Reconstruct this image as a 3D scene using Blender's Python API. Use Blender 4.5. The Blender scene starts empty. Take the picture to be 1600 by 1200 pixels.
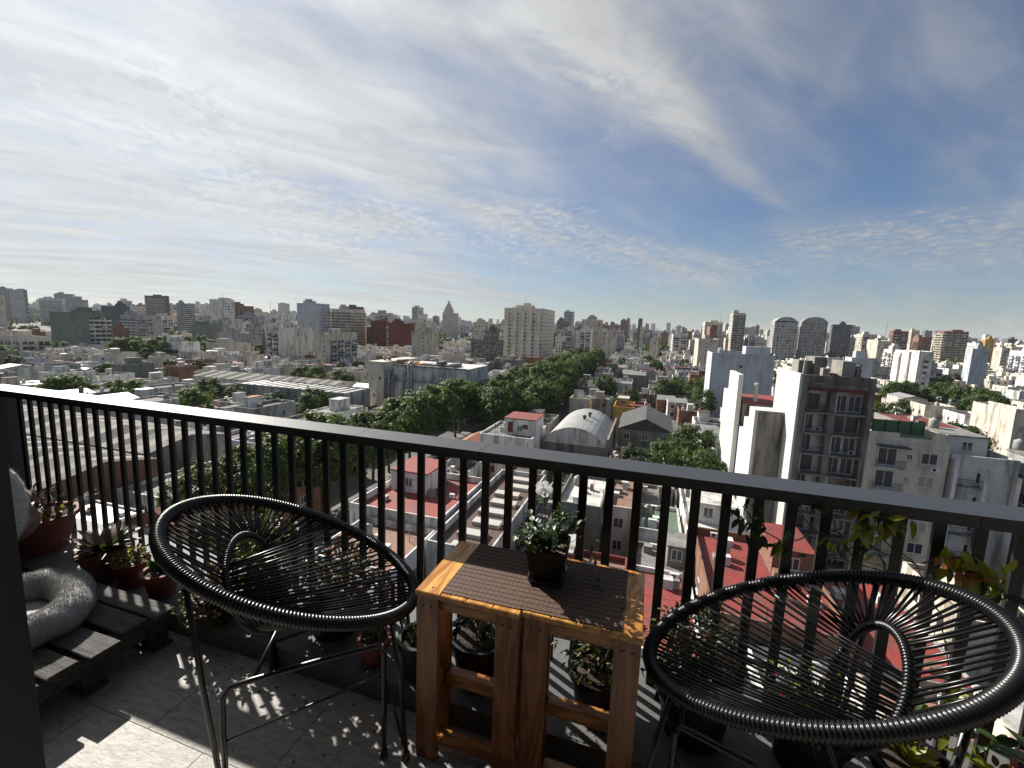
import bpy, math, random
from mathutils import Vector, Matrix, noise
RND = random.Random(11)
sc = bpy.context.scene
COL = sc.collection
R_ = math.radians

# ------------------------------------------------------------ camera
F_PX, EYE, GZ = 680.0, 1.67, -28.33           # focal length in photo pixels, eye height, street level
RC = Matrix(((0.95277348, -0.07363187, 0.29462018),
             (0.30162297, 0.11666659, -0.94626238),
             (0.03530274, 0.99043791, 0.1333659)))
cam_d = bpy.data.cameras.new('camera')
cam_d.sensor_width = 36.0; cam_d.lens = 36.0 * F_PX / 1600.0
cam_d.clip_start = 0.02; cam_d.clip_end = 30000
cam = bpy.data.objects.new('camera', cam_d); COL.objects.link(cam)
cam.matrix_world = Matrix.Translation((0, 0, EYE)) @ RC.to_4x4()
sc.camera = cam

def ray(u, v):
    return (RC @ Vector((u - 800, 600 - v, -F_PX))).normalized()
def at_z(u, v, z):
    d = ray(u, v); t = (z - EYE) / d.z
    return Vector((d.x * t, d.y * t, z))
def at_h(u, v, h): return at_z(u, v, GZ + h)       # h metres above the street
def at_y(u, v, y):
    d = ray(u, v); t = y / d.y
    return Vector((d.x * t, y, EYE + d.z * t))
def to_px(p):
    c = RC.transposed() @ (Vector(p) - Vector((0, 0, EYE)))
    if c.z > -0.1: return None
    return (800 + F_PX * c.x / -c.z, 600 - F_PX * c.y / -c.z)

# ------------------------------------------------------------ sun, sky, exposure
SUN_EL = R_(35.2)
sun_xy = Vector((-0.885, 0.465)).normalized()
SUN = Vector((sun_xy.x * math.cos(SUN_EL), sun_xy.y * math.cos(SUN_EL), math.sin(SUN_EL)))
sd = bpy.data.lights.new('sun', 'SUN'); sd.energy = 5.0; sd.angle = R_(0.6); sd.color = (1.0, 0.95, 0.87)
so = bpy.data.objects.new('sun', sd); COL.objects.link(so)
so.rotation_euler = SUN.to_track_quat('Z', 'Y').to_euler(); so.location = (0, 0, 60)

W = bpy.data.worlds.new('World'); sc.world = W; W.use_nodes = True
nt = W.node_tree; nt.nodes.clear()
def N(t, **k):
    n = nt.nodes.new(t)
    for a, b in k.items(): setattr(n, a, b)
    return n
def L(a, b): nt.links.new(a, b)
def M(op, a, b=None, c=None, clamp=False):
    n = N('ShaderNodeMath', operation=op); n.use_clamp = clamp
    for i, s in enumerate((a, b, c)):
        if s is None: continue
        if isinstance(s, (int, float)): n.inputs[i].default_value = s
        else: L(s, n.inputs[i])
    return n.outputs[0]
def SM(x, lo, hi, a=0.0, b=1.0):
    n = N('ShaderNodeMapRange', interpolation_type='SMOOTHSTEP')
    L(x, n.inputs[0])
    for i, s in enumerate((lo, hi, a, b)): n.inputs[i + 1].default_value = s
    return n.outputs[0]
def MIX(f, a, b):
    n = N('ShaderNodeMix', data_type='RGBA')
    for s, i in ((f, 0), (a, 6), (b, 7)):
        if isinstance(s, (int, float)): n.inputs[i].default_value = s
        elif isinstance(s, tuple): n.inputs[i].default_value = (*s, 1)
        else: L(s, n.inputs[i])
    return n.outputs[2]
def NOISE(vec, scale, detail=6, rough=0.55, dist=0.0):
    n = N('ShaderNodeTexNoise'); n.inputs['Scale'].default_value = scale
    n.inputs['Detail'].default_value = detail; n.inputs['Roughness'].default_value = rough
    n.inputs['Distortion'].default_value = dist
    L(vec, n.inputs['Vector']); return n.outputs['Fac']
tc = N('ShaderNodeTexCoord'); D = tc.outputs['Generated']
sep = N('ShaderNodeSeparateXYZ'); L(D, sep.inputs[0])
zz = M('MAXIMUM', sep.outputs[2], 0.0)
den = M('ADD', zz, 0.12)
px_ = M('DIVIDE', sep.outputs[0], den); py_ = M('DIVIDE', sep.outputs[1], den)
# cirrus runs along (0.62, 0.78): u along, w across
u_ = M('ADD', M('MULTIPLY', px_, 0.62), M('MULTIPLY', py_, 0.78))
w_ = M('SUBTRACT', M('MULTIPLY', px_, 0.78), M('MULTIPLY', py_, 0.62))
def VEC(x, y, z=0.0):
    n = N('ShaderNodeCombineXYZ')
    for i, s in enumerate((x, y, z)):
        if isinstance(s, (int, float)): n.inputs[i].default_value = s
        else: L(s, n.inputs[i])
    return n.outputs[0]
v_str = VEC(M('MULTIPLY', u_, 0.42), w_)
veil = NOISE(v_str, 1.05, 5, 0.56, 0.5)
fine = NOISE(VEC(M('MULTIPLY', u_, 0.55), w_, 3.1), 4.6, 6, 0.62, 0.7)
rip = NOISE(VEC(u_, M('MULTIPLY', w_, 0.75), 8.3), 17.0, 4, 0.65, 0.4)
puff = NOISE(VEC(px_, py_, 5.7), 5.5, 4, 0.6)
patch = NOISE(VEC(px_, py_, 12.0), 0.9, 3, 0.5)
# closeness to the sun
dsun = N('ShaderNodeVectorMath', operation='DOT_PRODUCT'); L(D, dsun.inputs[0]); dsun.inputs[1].default_value = SUN
cs = M('MAXIMUM', dsun.outputs['Value'], 0.0)
near_sun = M('POWER', cs, 2.4)
glow = M('POWER', cs, 14.0)
# the long streak across the upper right of the view
un = M('MAXIMUM', M('SUBTRACT', 2.75, u_), 0.0)
wc = M('ADD', -1.20, M('MULTIPLY', M('POWER', un, 2.0), 0.072))
wj = M('ADD', M('SUBTRACT', w_, wc), M('MULTIPLY', M('SUBTRACT', fine, 0.5), 0.10))
rel = M('DIVIDE', M('ABSOLUTE', wj), M('ADD', 0.035, M('MULTIPLY', un, 0.062)))
streak = M('MULTIPLY', SM(rel, 0.15, 1.30, 1, 0), M('MULTIPLY', SM(u_, 0.1, 0.6), SM(u_, 2.2, 2.8, 1, 0)))
streak = M('MULTIPLY', streak, SM(fine, 0.25, 0.65, 0.5, 1.0))
cov = M('ADD', SM(veil, 0.33, 0.72), M('MULTIPLY', near_sun, 1.0))
cov = M('MULTIPLY', cov, SM(fine, 0.2, 0.75, 0.55, 1.1))
ripm = M('MULTIPLY', M('MULTIPLY', SM(rip, 0.42, 0.68), SM(patch, 0.47, 0.62)), 0.46)
puffm = M('MULTIPLY', M('MULTIPLY', SM(puff, 0.60, 0.72), SM(patch, 0.45, 0.6)), M('MULTIPLY', SM(zz, 0.12, 0.2), SM(zz, 0.30, 0.42, 1, 0)))
cov = M('ADD', M('MULTIPLY', cov, 0.62), M('ADD', M('MULTIPLY', streak, 0.42), M('ADD', ripm, M('MULTIPLY', puffm, 0.55))))
# bands low down
low = NOISE(VEC(M('MULTIPLY', sep.outputs[0], 1.1), M('MULTIPLY', sep.outputs[2], 16.0), 2.0), 1.3, 6, 0.55, 0.6)
cov = M('ADD', cov, M('MULTIPLY', M('MULTIPLY', SM(low, 0.45, 0.7), SM(zz, 0.02, 0.25, 1, 0)), 0.24))
cov = M('ADD', cov, M('MULTIPLY', near_sun, 0.24))
cov = M('MINIMUM', M('MAXIMUM', cov, 0.0), 0.96)
sky = N('ShaderNodeTexSky', sky_type='NISHITA'); sky.sun_disc = False
sky.sun_elevation = SUN_EL; sky.sun_rotation = math.atan2(SUN.x, SUN.y)
sky.altitude = 30; sky.air_density = 1.0; sky.dust_density = 0.35; sky.ozone_density = 2.2
hs = N('ShaderNodeHueSaturation'); hs.inputs['Saturation'].default_value = 1.0; hs.inputs['Value'].default_value = 0.76
tint = N('ShaderNodeMix', data_type='RGBA', blend_type='MULTIPLY'); tint.inputs[0].default_value = 1.0
tint.inputs[7].default_value = (0.84, 0.96, 1.12, 1); L(sky.outputs[0], tint.inputs[6]); L(tint.outputs[2], hs.inputs['Color'])
cb = M('ADD', 4.5, M('ADD', M('MULTIPLY', near_sun, 3.6), M('MULTIPLY', glow, 1.2)))
tex1 = NOISE(VEC(M('MULTIPLY', u_, 0.30), w_, 21.0), 3.2, 6, 0.62, 1.0)
cb = M('MULTIPLY', cb, M('ADD', SM(tex1, 0.25, 0.75, 0.87, 1.08), M('MULTIPLY', M('MULTIPLY', M('SUBTRACT', rip, 0.5), SM(patch, 0.40, 0.6)), 0.30)))
cc = N('ShaderNodeVectorMath', operation='SCALE'); cc.inputs[0].default_value = (0.985, 1.0, 1.01); L(cb, cc.inputs['Scale'])
mixc = MIX(cov, hs.outputs[0], cc.outputs[0])
bg = N('ShaderNodeBackground'); bg.inputs['Strength'].default_value = 0.0515
L(mixc, bg.inputs['Color'])
wo = N('ShaderNodeOutputWorld'); L(bg.outputs[0], wo.inputs['Surface'])
sc.view_settings.view_transform = 'Standard'; sc.view_settings.look = 'None'
sc.view_settings.exposure = 0.98; sc.view_settings.gamma = 1.0
sc.view_settings.use_curve_mapping = False

# ------------------------------------------------------------ mesh builder
class MB:
    def __init__(s): s.v = []; s.f = []; s.m = []
    def quad(s, a, b, c, d, mi=0):
        i = len(s.v); s.v += [tuple(a), tuple(b), tuple(c), tuple(d)]; s.f.append((i, i + 1, i + 2, i + 3)); s.m.append(mi)
    def tri(s, a, b, c, mi=0):
        i = len(s.v); s.v += [tuple(a), tuple(b), tuple(c)]; s.f.append((i, i + 1, i + 2)); s.m.append(mi)
    def box(s, x0, y0, z0, x1, y1, z1, mi=0, top=None, M=None):
        if x1 < x0: x0, x1 = x1, x0
        if y1 < y0: y0, y1 = y1, y0
        i = len(s.v)
        pts = [(x0, y0, z0), (x1, y0, z0), (x1, y1, z0), (x0, y1, z0), (x0, y0, z1), (x1, y0, z1), (x1, y1, z1), (x0, y1, z1)]
        if M is not None: pts = [tuple(M @ Vector(p)) for p in pts]
        s.v += pts
        for q, k in (((3, 2, 1, 0), mi), ((4, 5, 6, 7), mi if top is None else top), ((0, 1, 5, 4), mi), ((1, 2, 6, 5), mi), ((2, 3, 7, 6), mi), ((3, 0, 4, 7), mi)):
            s.f.append(tuple(i + j for j in q)); s.m.append(k)
    def ring(s, c, ax, r, n, up=None):
        ax = Vector(ax).normalized()
        up = Vector(up) if up is not None else (Vector((0, 0, 1)) if abs(ax.z) < 0.9 else Vector((1, 0, 0)))
        a = ax.cross(up).normalized(); b = ax.cross(a).normalized()
        i = len(s.v)
        for k in range(n):
            t = 2 * math.pi * k / n
            s.v.append(tuple(Vector(c) + a * (r * math.cos(t)) + b * (r * math.sin(t))))
        return i
    def tube(s, pts, r, n=8, mi=0, closed=False, cap=True):
        pts = [Vector(p) for p in pts]; m = len(pts); rs = r if isinstance(r, (list, tuple)) else [r] * m
        idx = []; up = None
        for k in range(m):
            if closed: t = pts[(k + 1) % m] - pts[k - 1]
            else: t = pts[min(k + 1, m - 1)] - pts[max(k - 1, 0)]
            t = t.normalized()
            if up is None: up = Vector((0, 0, 1)) if abs(t.z) < 0.9 else Vector((1, 0, 0))
            a = t.cross(up).normalized(); up2 = a.cross(t).normalized(); up = up2
            i = len(s.v)
            for j in range(n):
                th = 2 * math.pi * j / n
                s.v.append(tuple(pts[k] + a * (rs[k] * math.cos(th)) + up2 * (rs[k] * math.sin(th))))
            idx.append(i)
        for k in range(m if closed else m - 1):
            i, j = idx[k], idx[(k + 1) % m]
            for q in range(n):
                s.f.append((i + q, i + (q + 1) % n, j + (q + 1) % n, j + q)); s.m.append(mi)
        if cap and not closed:
            s.f.append(tuple(reversed(range(idx[0], idx[0] + n)))); s.m.append(mi)
            s.f.append(tuple(range(idx[-1], idx[-1] + n))); s.m.append(mi)
    def lathe(s, prof, n=24, c=(0, 0, 0), mi=0):
        rows = []
        for r, z in prof:
            i = len(s.v)
            for k in range(n):
                t = 2 * math.pi * k / n
                s.v.append((c[0] + r * math.cos(t), c[1] + r * math.sin(t), c[2] + z))
            rows.append(i)
        for a, b in zip(rows, rows[1:]):
            for k in range(n):
                s.f.append((a + k, a + (k + 1) % n, b + (k + 1) % n, b + k)); s.m.append(mi)
        if prof[0][0] > 1e-4: s.f.append(tuple(reversed(range(rows[0], rows[0] + n)))); s.m.append(mi)
        if prof[-1][0] > 1e-4: s.f.append(tuple(range(rows[-1], rows[-1] + n))); s.m.append(mi)
    def leaf(s, base, d, nrm, ln, wd, mi=0, droop=0.25, shape=((0.0, 0.12), (0.35, 1.0), (0.72, 0.72), (1.0, 0.0))):
        d = Vector(d).normalized(); side = d.cross(Vector(nrm))
        if side.length < 1e-4: side = d.orthogonal()
        side.normalize(); up = side.cross(d).normalized()
        i = len(s.v)
        for t, k in shape:
            c = Vector(base) + d * (ln * t) - up * (droop * ln * t * t)
            o = side * (wd * 0.5 * max(k, 0.03)); lift = up * (wd * 0.12 * k)
            s.v += [tuple(c - o + lift), tuple(c), tuple(c + o + lift)]
        for q in range(len(shape) - 1):
            a = i + q * 3
            s.f += [(a, a + 1, a + 4, a + 3), (a + 1, a + 2, a + 5, a + 4)]; s.m += [mi, mi]
    def mesh(s, name, mats, smooth=False):
        me = bpy.data.meshes.new(name); me.from_pydata(s.v, [], s.f)
        for mt in (mats if isinstance(mats, (list, tuple)) else [mats]): me.materials.append(mt)
        me.polygons.foreach_set('material_index', s.m)
        if smooth: me.polygons.foreach_set('use_smooth', [True] * len(s.f))
        me.update(); return me

def link(name, me, parent=None, loc=None, rz=0.0, mw=None):
    o = bpy.data.objects.new(name, me); COL.objects.link(o)
    if parent is not None: o.parent = parent
    if mw is not None: o.matrix_local = mw
    else:
        if loc is not None: o.location = loc
        if rz: o.rotation_euler = (0, 0, rz)
    return o
def obj(name, mb, mats, parent=None, loc=None, rz=0.0, smooth=False):
    return link(name, mb.mesh(name, mats, smooth), parent, loc, rz)
def tag(o, label, cat, group=None, kind=None):
    if label: o['label'] = label
    if cat: o['category'] = cat
    if group: o['group'] = group
    if kind: o['kind'] = kind
    return o
def thing(name, label, cat, loc=(0, 0, 0), group=None, rz=0.0):
    o = link(name, None, None, loc, rz); o.empty_display_size = 0.2
    return tag(o, label, cat, group)

# ------------------------------------------------------------ materials
MATS = {}
def mat(name, col, rough=0.7, metal=0.0, var=0.0, vscale=3.0, col2=None, c2lo=0.45, c2hi=0.7, stretch=(1, 1, 1), bump=0.0, bscale=30.0, rndv=0.0, transl=0.0, coord='Object', spec=0.5, detail=5, coat=0.0, sheen=0.0):
    if name in MATS: return MATS[name]
    m = bpy.data.materials.new(name); m.use_nodes = True; t = m.node_tree
    b = t.nodes['Principled BSDF']; out = t.nodes['Material Output']
    b.inputs['Base Color'].default_value = (*col, 1); b.inputs['Roughness'].default_value = rough
    b.inputs['Metallic'].default_value = metal; b.inputs['Specular IOR Level'].default_value = spec
    b.inputs['Coat Weight'].default_value = coat; b.inputs['Sheen Weight'].default_value = sheen
    src = None
    def nd(k): return t.nodes.new(k)
    cdn = nd('ShaderNodeTexCoord'); mp = nd('ShaderNodeMapping'); mp.inputs['Scale'].default_value = stretch
    t.links.new(cdn.outputs[coord], mp.inputs['Vector'])
    c_out = None
    def mixn(fac, a, bb, mode='MIX'):
        n = nd('ShaderNodeMix'); n.data_type = 'RGBA'; n.blend_type = mode
        if isinstance(fac, float): n.inputs[0].default_value = fac
        else: t.links.new(fac, n.inputs[0])
        for s, i in ((a, 6), (bb, 7)):
            if isinstance(s, tuple): n.inputs[i].default_value = (*s, 1)
            else: t.links.new(s, n.inputs[i])
        return n.outputs[2]
    def noi(scale, det=detail, w=0.0, mapped=True):
        n = nd('ShaderNodeTexNoise'); n.inputs['Scale'].default_value = scale; n.inputs['Detail'].default_value = det
        n.inputs['Roughness'].default_value = 0.62
        t.links.new(mp.outputs[0] if mapped else cdn.outputs[coord], n.inputs['Vector']); return n.outputs['Fac']
    cur = tuple(col)
    if col2 is not None:
        r = nd('ShaderNodeMapRange'); r.interpolation_type = 'SMOOTHSTEP'
        t.links.new(noi(vscale), r.inputs[0]); r.inputs[1].default_value = c2lo; r.inputs[2].default_value = c2hi
        cur = mixn(r.outputs[0], cur, tuple(col2))
    if var > 0:
        r = nd('ShaderNodeMapRange'); t.links.new(noi(vscale * 3.7, 4, mapped=False), r.inputs[0])
        r.inputs[1].default_value = 0.25; r.inputs[2].default_value = 0.75; r.inputs[3].default_value = 1 - var; r.inputs[4].default_value = 1 + var
        h = nd('ShaderNodeHueSaturation'); t.links.new(r.outputs[0], h.inputs['Value'])
        if isinstance(cur, tuple): h.inputs['Color'].default_value = (*cur, 1)
        else: t.links.new(cur, h.inputs['Color'])
        cur = h.outputs[0]
    if rndv > 0:
        oi = nd('ShaderNodeObjectInfo'); r = nd('ShaderNodeMapRange'); t.links.new(oi.outputs['Random'], r.inputs[0])
        r.inputs[3].default_value = 1 - rndv; r.inputs[4].default_value = 1 + rndv
        h = nd('ShaderNodeHueSaturation'); t.links.new(r.outputs[0], h.inputs['Value'])
        if isinstance(cur, tuple): h.inputs['Color'].default_value = (*cur, 1)
        else: t.links.new(cur, h.inputs['Color'])
        cur = h.outputs[0]
    if not isinstance(cur, tuple): t.links.new(cur, b.inputs['Base Color'])
    if bump > 0:
        bn = nd('ShaderNodeBump'); bn.inputs['Strength'].default_value = bump; bn.inputs['Distance'].default_value = 0.02
        t.links.new(noi(bscale, 6), bn.inputs['Height']); t.links.new(bn.outputs[0], b.inputs['Normal'])
    if transl > 0:
        tr = nd('ShaderNodeBsdfTranslucent'); ms = nd('ShaderNodeMixShader'); ms.inputs[0].default_value = transl
        if isinstance(cur, tuple): tr.inputs[0].default_value = (*[min(1, c * 1.6) for c in cur], 1)
        else:
            g = nd('ShaderNodeMix'); g.data_type = 'RGBA'; g.blend_type = 'MULTIPLY'; g.inputs[0].default_value = 1.0
            t.links.new(cur, g.inputs[6]); g.inputs[7].default_value = (2.0, 1.9, 0.9, 1); t.links.new(g.outputs[2], tr.inputs[0])
        t.links.new(b.outputs[0], ms.inputs[1]); t.links.new(tr.outputs[0], ms.inputs[2]); t.links.new(ms.outputs[0], out.inputs['Surface'])
    MATS[name] = m; return m

def wallmat(name, col, stain=0.5, rndv=0.10):
    d = tuple(c * stain * k for c, k in zip(col, (1.0, 0.96, 0.88)))
    return mat(name, col, 0.85, var=0.16, vscale=0.55, col2=d, c2lo=0.44, c2hi=0.66, stretch=(1.0, 1.0, 0.20), rndv=rndv, detail=6)
WALLS = {
 'white': wallmat('render_white', (0.62, 0.61, 0.585), 0.40), 'cream': wallmat('render_cream', (0.53, 0.48, 0.40), 0.42),
 'grey': wallmat('render_grey', (0.31, 0.31, 0.305), 0.42), 'beige': wallmat('render_beige', (0.52, 0.475, 0.40), 0.6),
 'dark': wallmat('render_dark_grey', (0.085, 0.09, 0.095), 0.7), 'blue': wallmat('render_blue_grey', (0.40, 0.425, 0.46), 0.7),
 'brick': wallmat('brick_brown', (0.19, 0.095, 0.062), 0.55), 'red': wallmat('render_dark_red', (0.14, 0.030, 0.024), 0.65),
 'ochre': wallmat('render_ochre', (0.48, 0.29, 0.07), 0.7), 'green': wallmat('render_grey_green', (0.15, 0.17, 0.15), 0.65),
 'pale': wallmat('render_pale_grey', (0.49, 0.49, 0.475), 0.38), 'ivory': wallmat('render_ivory', (0.70, 0.64, 0.53), 0.7), 'conc': wallmat('bare_concrete', (0.20, 0.19, 0.17), 0.42)}
GLASS = mat('window_glass', (0.035, 0.042, 0.05), 0.12, spec=0.6)
GLASSM = mat('window_glass_dull', (0.026, 0.028, 0.031), 0.35, rndv=0.5)
SHUT = mat('roller_shutter', (0.30, 0.27, 0.24), 0.7)
FRAME = mat('window_frame_pale', (0.60, 0.60, 0.58), 0.5)
DARKM = mat('dark_metal', (0.02, 0.02, 0.022), 0.45, metal=0.3)
ROOFS = {
 'grey': mat('roof_grey', (0.165, 0.160, 0.152), 0.9, var=0.25, vscale=0.45, col2=(0.075, 0.072, 0.068), c2lo=0.42, c2hi=0.68, rndv=0.25),
 'red': mat('roof_red_membrane', (0.185, 0.027, 0.021), 0.75, var=0.28, vscale=0.5, col2=(0.115, 0.040, 0.033), c2lo=0.44, c2hi=0.66, rndv=0.2),
 'white': mat('roof_white', (0.42, 0.41, 0.385), 0.8, var=0.2, vscale=0.5, col2=(0.21, 0.20, 0.18), c2lo=0.46, c2hi=0.70, rndv=0.15),
 'metal': mat('roof_metal', (0.26, 0.26, 0.255), 0.5, metal=0.2, var=0.2, vscale=0.5, col2=(0.16, 0.13, 0.11), c2lo=0.46, c2hi=0.72, rndv=0.2),
 'green': mat('roof_green_paint', (0.085, 0.13, 0.085), 0.8, var=0.25, vscale=0.6, col2=(0.11, 0.11, 0.09), rndv=0.1),
 'tile': mat('roof_terracotta', (0.20, 0.078, 0.045), 0.85, var=0.35, vscale=1.5, rndv=0.2),
 'brown': mat('roof_brown', (0.062, 0.034, 0.028), 0.85, var=0.25, vscale=0.8, rndv=0.15),
 'tar': mat('roof_tar', (0.050, 0.050, 0.052), 0.9, var=0.3, vscale=0.6, col2=(0.09, 0.085, 0.08), rndv=0.25),
 'clay': mat('roof_clay_floor', (0.23, 0.125, 0.088), 0.85, var=0.25, vscale=0.6, col2=(0.12, 0.075, 0.06), rndv=0.2)}
LEAF = mat('leaves_street_tree', (0.049, 0.080, 0.019), 0.6, var=0.35, vscale=0.5, rndv=0.22, transl=0.38, spec=0.3)
LEAFD = mat('leaves_dark', (0.030, 0.052, 0.015), 0.6, var=0.3, vscale=0.5, rndv=0.2, transl=0.3, spec=0.3)
BARK = mat('bark', (0.09, 0.07, 0.05), 0.9, var=0.3, vscale=4)

# ------------------------------------------------------------ ground and streets
ASPH = mat('asphalt', (0.055, 0.055, 0.057), 0.9, var=0.15, vscale=0.3, col2=(0.085, 0.082, 0.08))
PAVE = mat('pavement_concrete', (0.1201, 0.1147, 0.1092), 0.9, var=0.15, vscale=0.6, col2=(0.14, 0.135, 0.13))
GRND = mat('ground_earth_concrete', (0.0819, 0.0788, 0.0741), 0.95, var=0.2, vscale=0.05, col2=(0.10, 0.10, 0.085))
b = MB(); b.quad((-6600, -600, GZ), (6600, -600, GZ), (6600, 7000, GZ), (-6600, 7000, GZ))
tag(obj('ground', b, GRND), None, None, kind='structure')
STREET_X = [-41.5 + 116 * k for k in range(-12, 13)]
STREET_Y = [17 + 116 * k for k in range(0, 14)]
b = MB(); 
for i, x in enumerate(STREET_X): b.quad((x - 4, -60, GZ + .01 + .004 * (i % 2)), (x + 4, -60, GZ + .01 + .004 * (i % 2)), (x + 4, 1500, GZ + .01 + .004 * (i % 2)), (x - 4, 1500, GZ + .01 + .004 * (i % 2)))
tag(obj('road', b, ASPH), None, None, kind='structure')
b = MB()
for s in (-1, 1):
    x = -41.5 + s * 5.3; b.box(x - 1.3, 24, GZ, x + 1.3, 420, GZ + .13)
tag(obj('pavement', b, PAVE), None, None, kind='structure')
YEL = mat('yellow_paint', (0.55, 0.40, 0.05), 0.8)
b = MB(); b.box(-37.62, 44, GZ + .014, -37.5, 75, GZ + .15)
tag(obj('yellow_kerb_line', b, YEL), 'faded yellow painted kerb along the tree lined street', 'kerb')

# ------------------------------------------------------------ building kit
FOOT = []            # footprints taken
def taken(x0, x1, y0, y1, m=0.4):
    return any(x0 < q[1] + m and x1 > q[0] - m and y0 < q[3] + m and y1 > q[2] - m for q in FOOT)
def fq(mb, w, d, face, a0, a1, z0, z1, off, mi):
    if face == 'S': P = lambda a, z: (-w / 2 + a, -off, z)
    elif face == 'W': P = lambda a, z: (-w / 2 - off, d - a, z)
    else: P = lambda a, z: (w / 2 + off, a, z)
    mb.quad(P(a0, z0), P(a1, z0), P(a1, z1), P(a0, z1), mi)
def fb(mb, w, d, face, a0, a1, z0, z1, o0, o1, mi):
    if face == 'S': mb.box(-w / 2 + a0, -o1, z0, -w / 2 + a1, -o0, z1, mi)
    elif face == 'W': mb.box(-w / 2 - o1, d - a1, z0, -w / 2 - o0, d - a0, z1, mi)
    else: mb.box(w / 2 + o0, a0, z0, w / 2 + o1, a1, z1, mi)
def face_style(mb, w, d, h, face, style, rnd, st=2.85, z0=3.2, glass=1, trim=3):
    ln = w if face == 'S' else d
    n = max(1, int((h - z0 - 0.6) / st))
    if style == 'blank': return
    if style == 'few':
        c = rnd.uniform(0.3, 0.7) * ln
        for k in range(n):
            z = z0 + k * st; fq(mb, w, d, face, c - .45, c + .45, z + 1.0, z + 1.9, .03, glass)
        return
    if style == 'grid':
        cols = max(1, int(ln / 2.9)); pit = ln / cols
        for k in range(n):
            z = z0 + k * st
            for c in range(cols):
                ww = pit * (0.50 if c % 3 else 0.36); a = (c + .5) * pit
                gl_ = rnd.random(); fq(mb, w, d, face, a - ww / 2, a + ww / 2, z + .85, z + 2.15, .03, glass if gl_ < .74 else 4)
                if .55 < gl_ < .74: fq(mb, w, d, face, a - ww / 2, a + ww / 2, z + 1.55, z + 2.15, .05, 4)
                if gl_ < .10 and d < 60: fb(mb, w, d, face, a + ww / 2 + .1, a + ww / 2 + .9, z + .5, z + 1.05, 0.0, .3, trim)
                if c % 2 == 0: fb(mb, w, d, face, a - ww / 2 - .1, a + ww / 2 + .1, z + .70, z + .82, 0.0, .14, trim)
        return
    if style in ('band', 'balc'):
        bays = 1 if ln < 7 else max(2, int(ln / 5.5)); pit = ln / bays
        for k in range(n):
            z = z0 + k * st
            for c in range(bays):
                a0 = c * pit + (.25 if style == 'band' else pit * .12); a1 = (c + 1) * pit - (.05 if style == 'band' else pit * .12)
                fq(mb, w, d, face, a0 + .2, a1 - .2, z + .15, z + 2.3, .03, glass)
                if rnd.random() < .35: fq(mb, w, d, face, a0 + .3, a0 + (a1 - a0) * rnd.uniform(.3, .9), z + rnd.uniform(.3, 1.4), z + 2.25, .05, 4)
                fb(mb, w, d, face, a0 + (a1 - a0) * .42, a0 + (a1 - a0) * .5, z + .2, z + 2.3, .03, .08, trim)
                if style == 'band': fb(mb, w, d, face, a0, a1, z - .12, z + .85, 0.0, .9, trim)
                else:
                    fb(mb, w, d, face, a0, a1, z - .12, z + .05, 0.0, 1.0, trim)
                    fb(mb, w, d, face, a0, a1, z + .05, z + .85, .95, 1.0, glass if (k + c) % 3 == 0 else trim)
def block(name, label, x0, x1, y0, y1, h, wall, styles, roof='grey', group=None, trim='white', parts=True, rnd=None, pent=True, cat='building'):
    rnd = rnd or RND; w, d = x1 - x0, y1 - y0; cx = (x0 + x1) / 2
    FOOT.append((x0, x1, y0, y1))
    mats = [WALLS[wall], GLASSM, ROOFS[roof], WALLS[trim], SHUT]
    body = MB(); body.box(-w / 2, 0, 0, w / 2, d, h, 0, top=2)
    for q in ((-w / 2, 0, w / 2, .22), (-w / 2, d - .22, w / 2, d), (-w / 2, .22, -w / 2 + .22, d - .22), (w / 2 - .22, .22, w / 2, d - .22)):
        body.box(q[0], q[1], h, q[2], q[3], h + rnd.choice((.5, .9, 1.1)), 0)
    if pent and w > 6:
        pw = w * rnd.uniform(.25, .5); pxo = rnd.uniform(-w / 2 + .5, w / 2 - pw - .5); py0 = d * rnd.uniform(.15, .4); ph = rnd.uniform(2.4, 4.5)
        body.box(pxo, py0, h, pxo + pw, py0 + min(6, d * .45), h + ph, 0, top=2)
        if rnd.random() < .6: body.box(pxo + pw * .2, py0 + .5, h + ph, pxo + pw * .75, py0 + min(4, d * .35), h + ph + 1.8, 0, top=2)
        if rnd.random() < .7:
            tx = rnd.uniform(-w / 2 + 1.2, w / 2 - 1.2); body.lathe([(.7, 0), (.75, .9), (.7, 1.6), (.2, 1.9)], 10, (tx, d * .82, h), 3)
        if rnd.random() < .4: body.tube([(pxo + .6, py0 + .6, h + ph - .2), (pxo + .6, py0 + .6, h + ph + rnd.uniform(2, 5))], .05, 4, 3)
    det = MB()
    for fc, stl in styles.items(): face_style(det, w, d, h, fc, stl, rnd)
    if parts:
        t = thing(name, label, cat, (cx, y0, GZ), group)
        obj('wall', body, mats, t)
        if det.f:
            o = obj('windows_and_balconies', det, mats, t); o['kind'] = 'stuff'
        return t
    n0 = len(body.v); body.v += det.v; body.f += [tuple(i + n0 for i in f) for f in det.f]; body.m += det.m
    return tag(obj(name, body, mats, None, (cx, y0, GZ)), label, cat, group)

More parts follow.
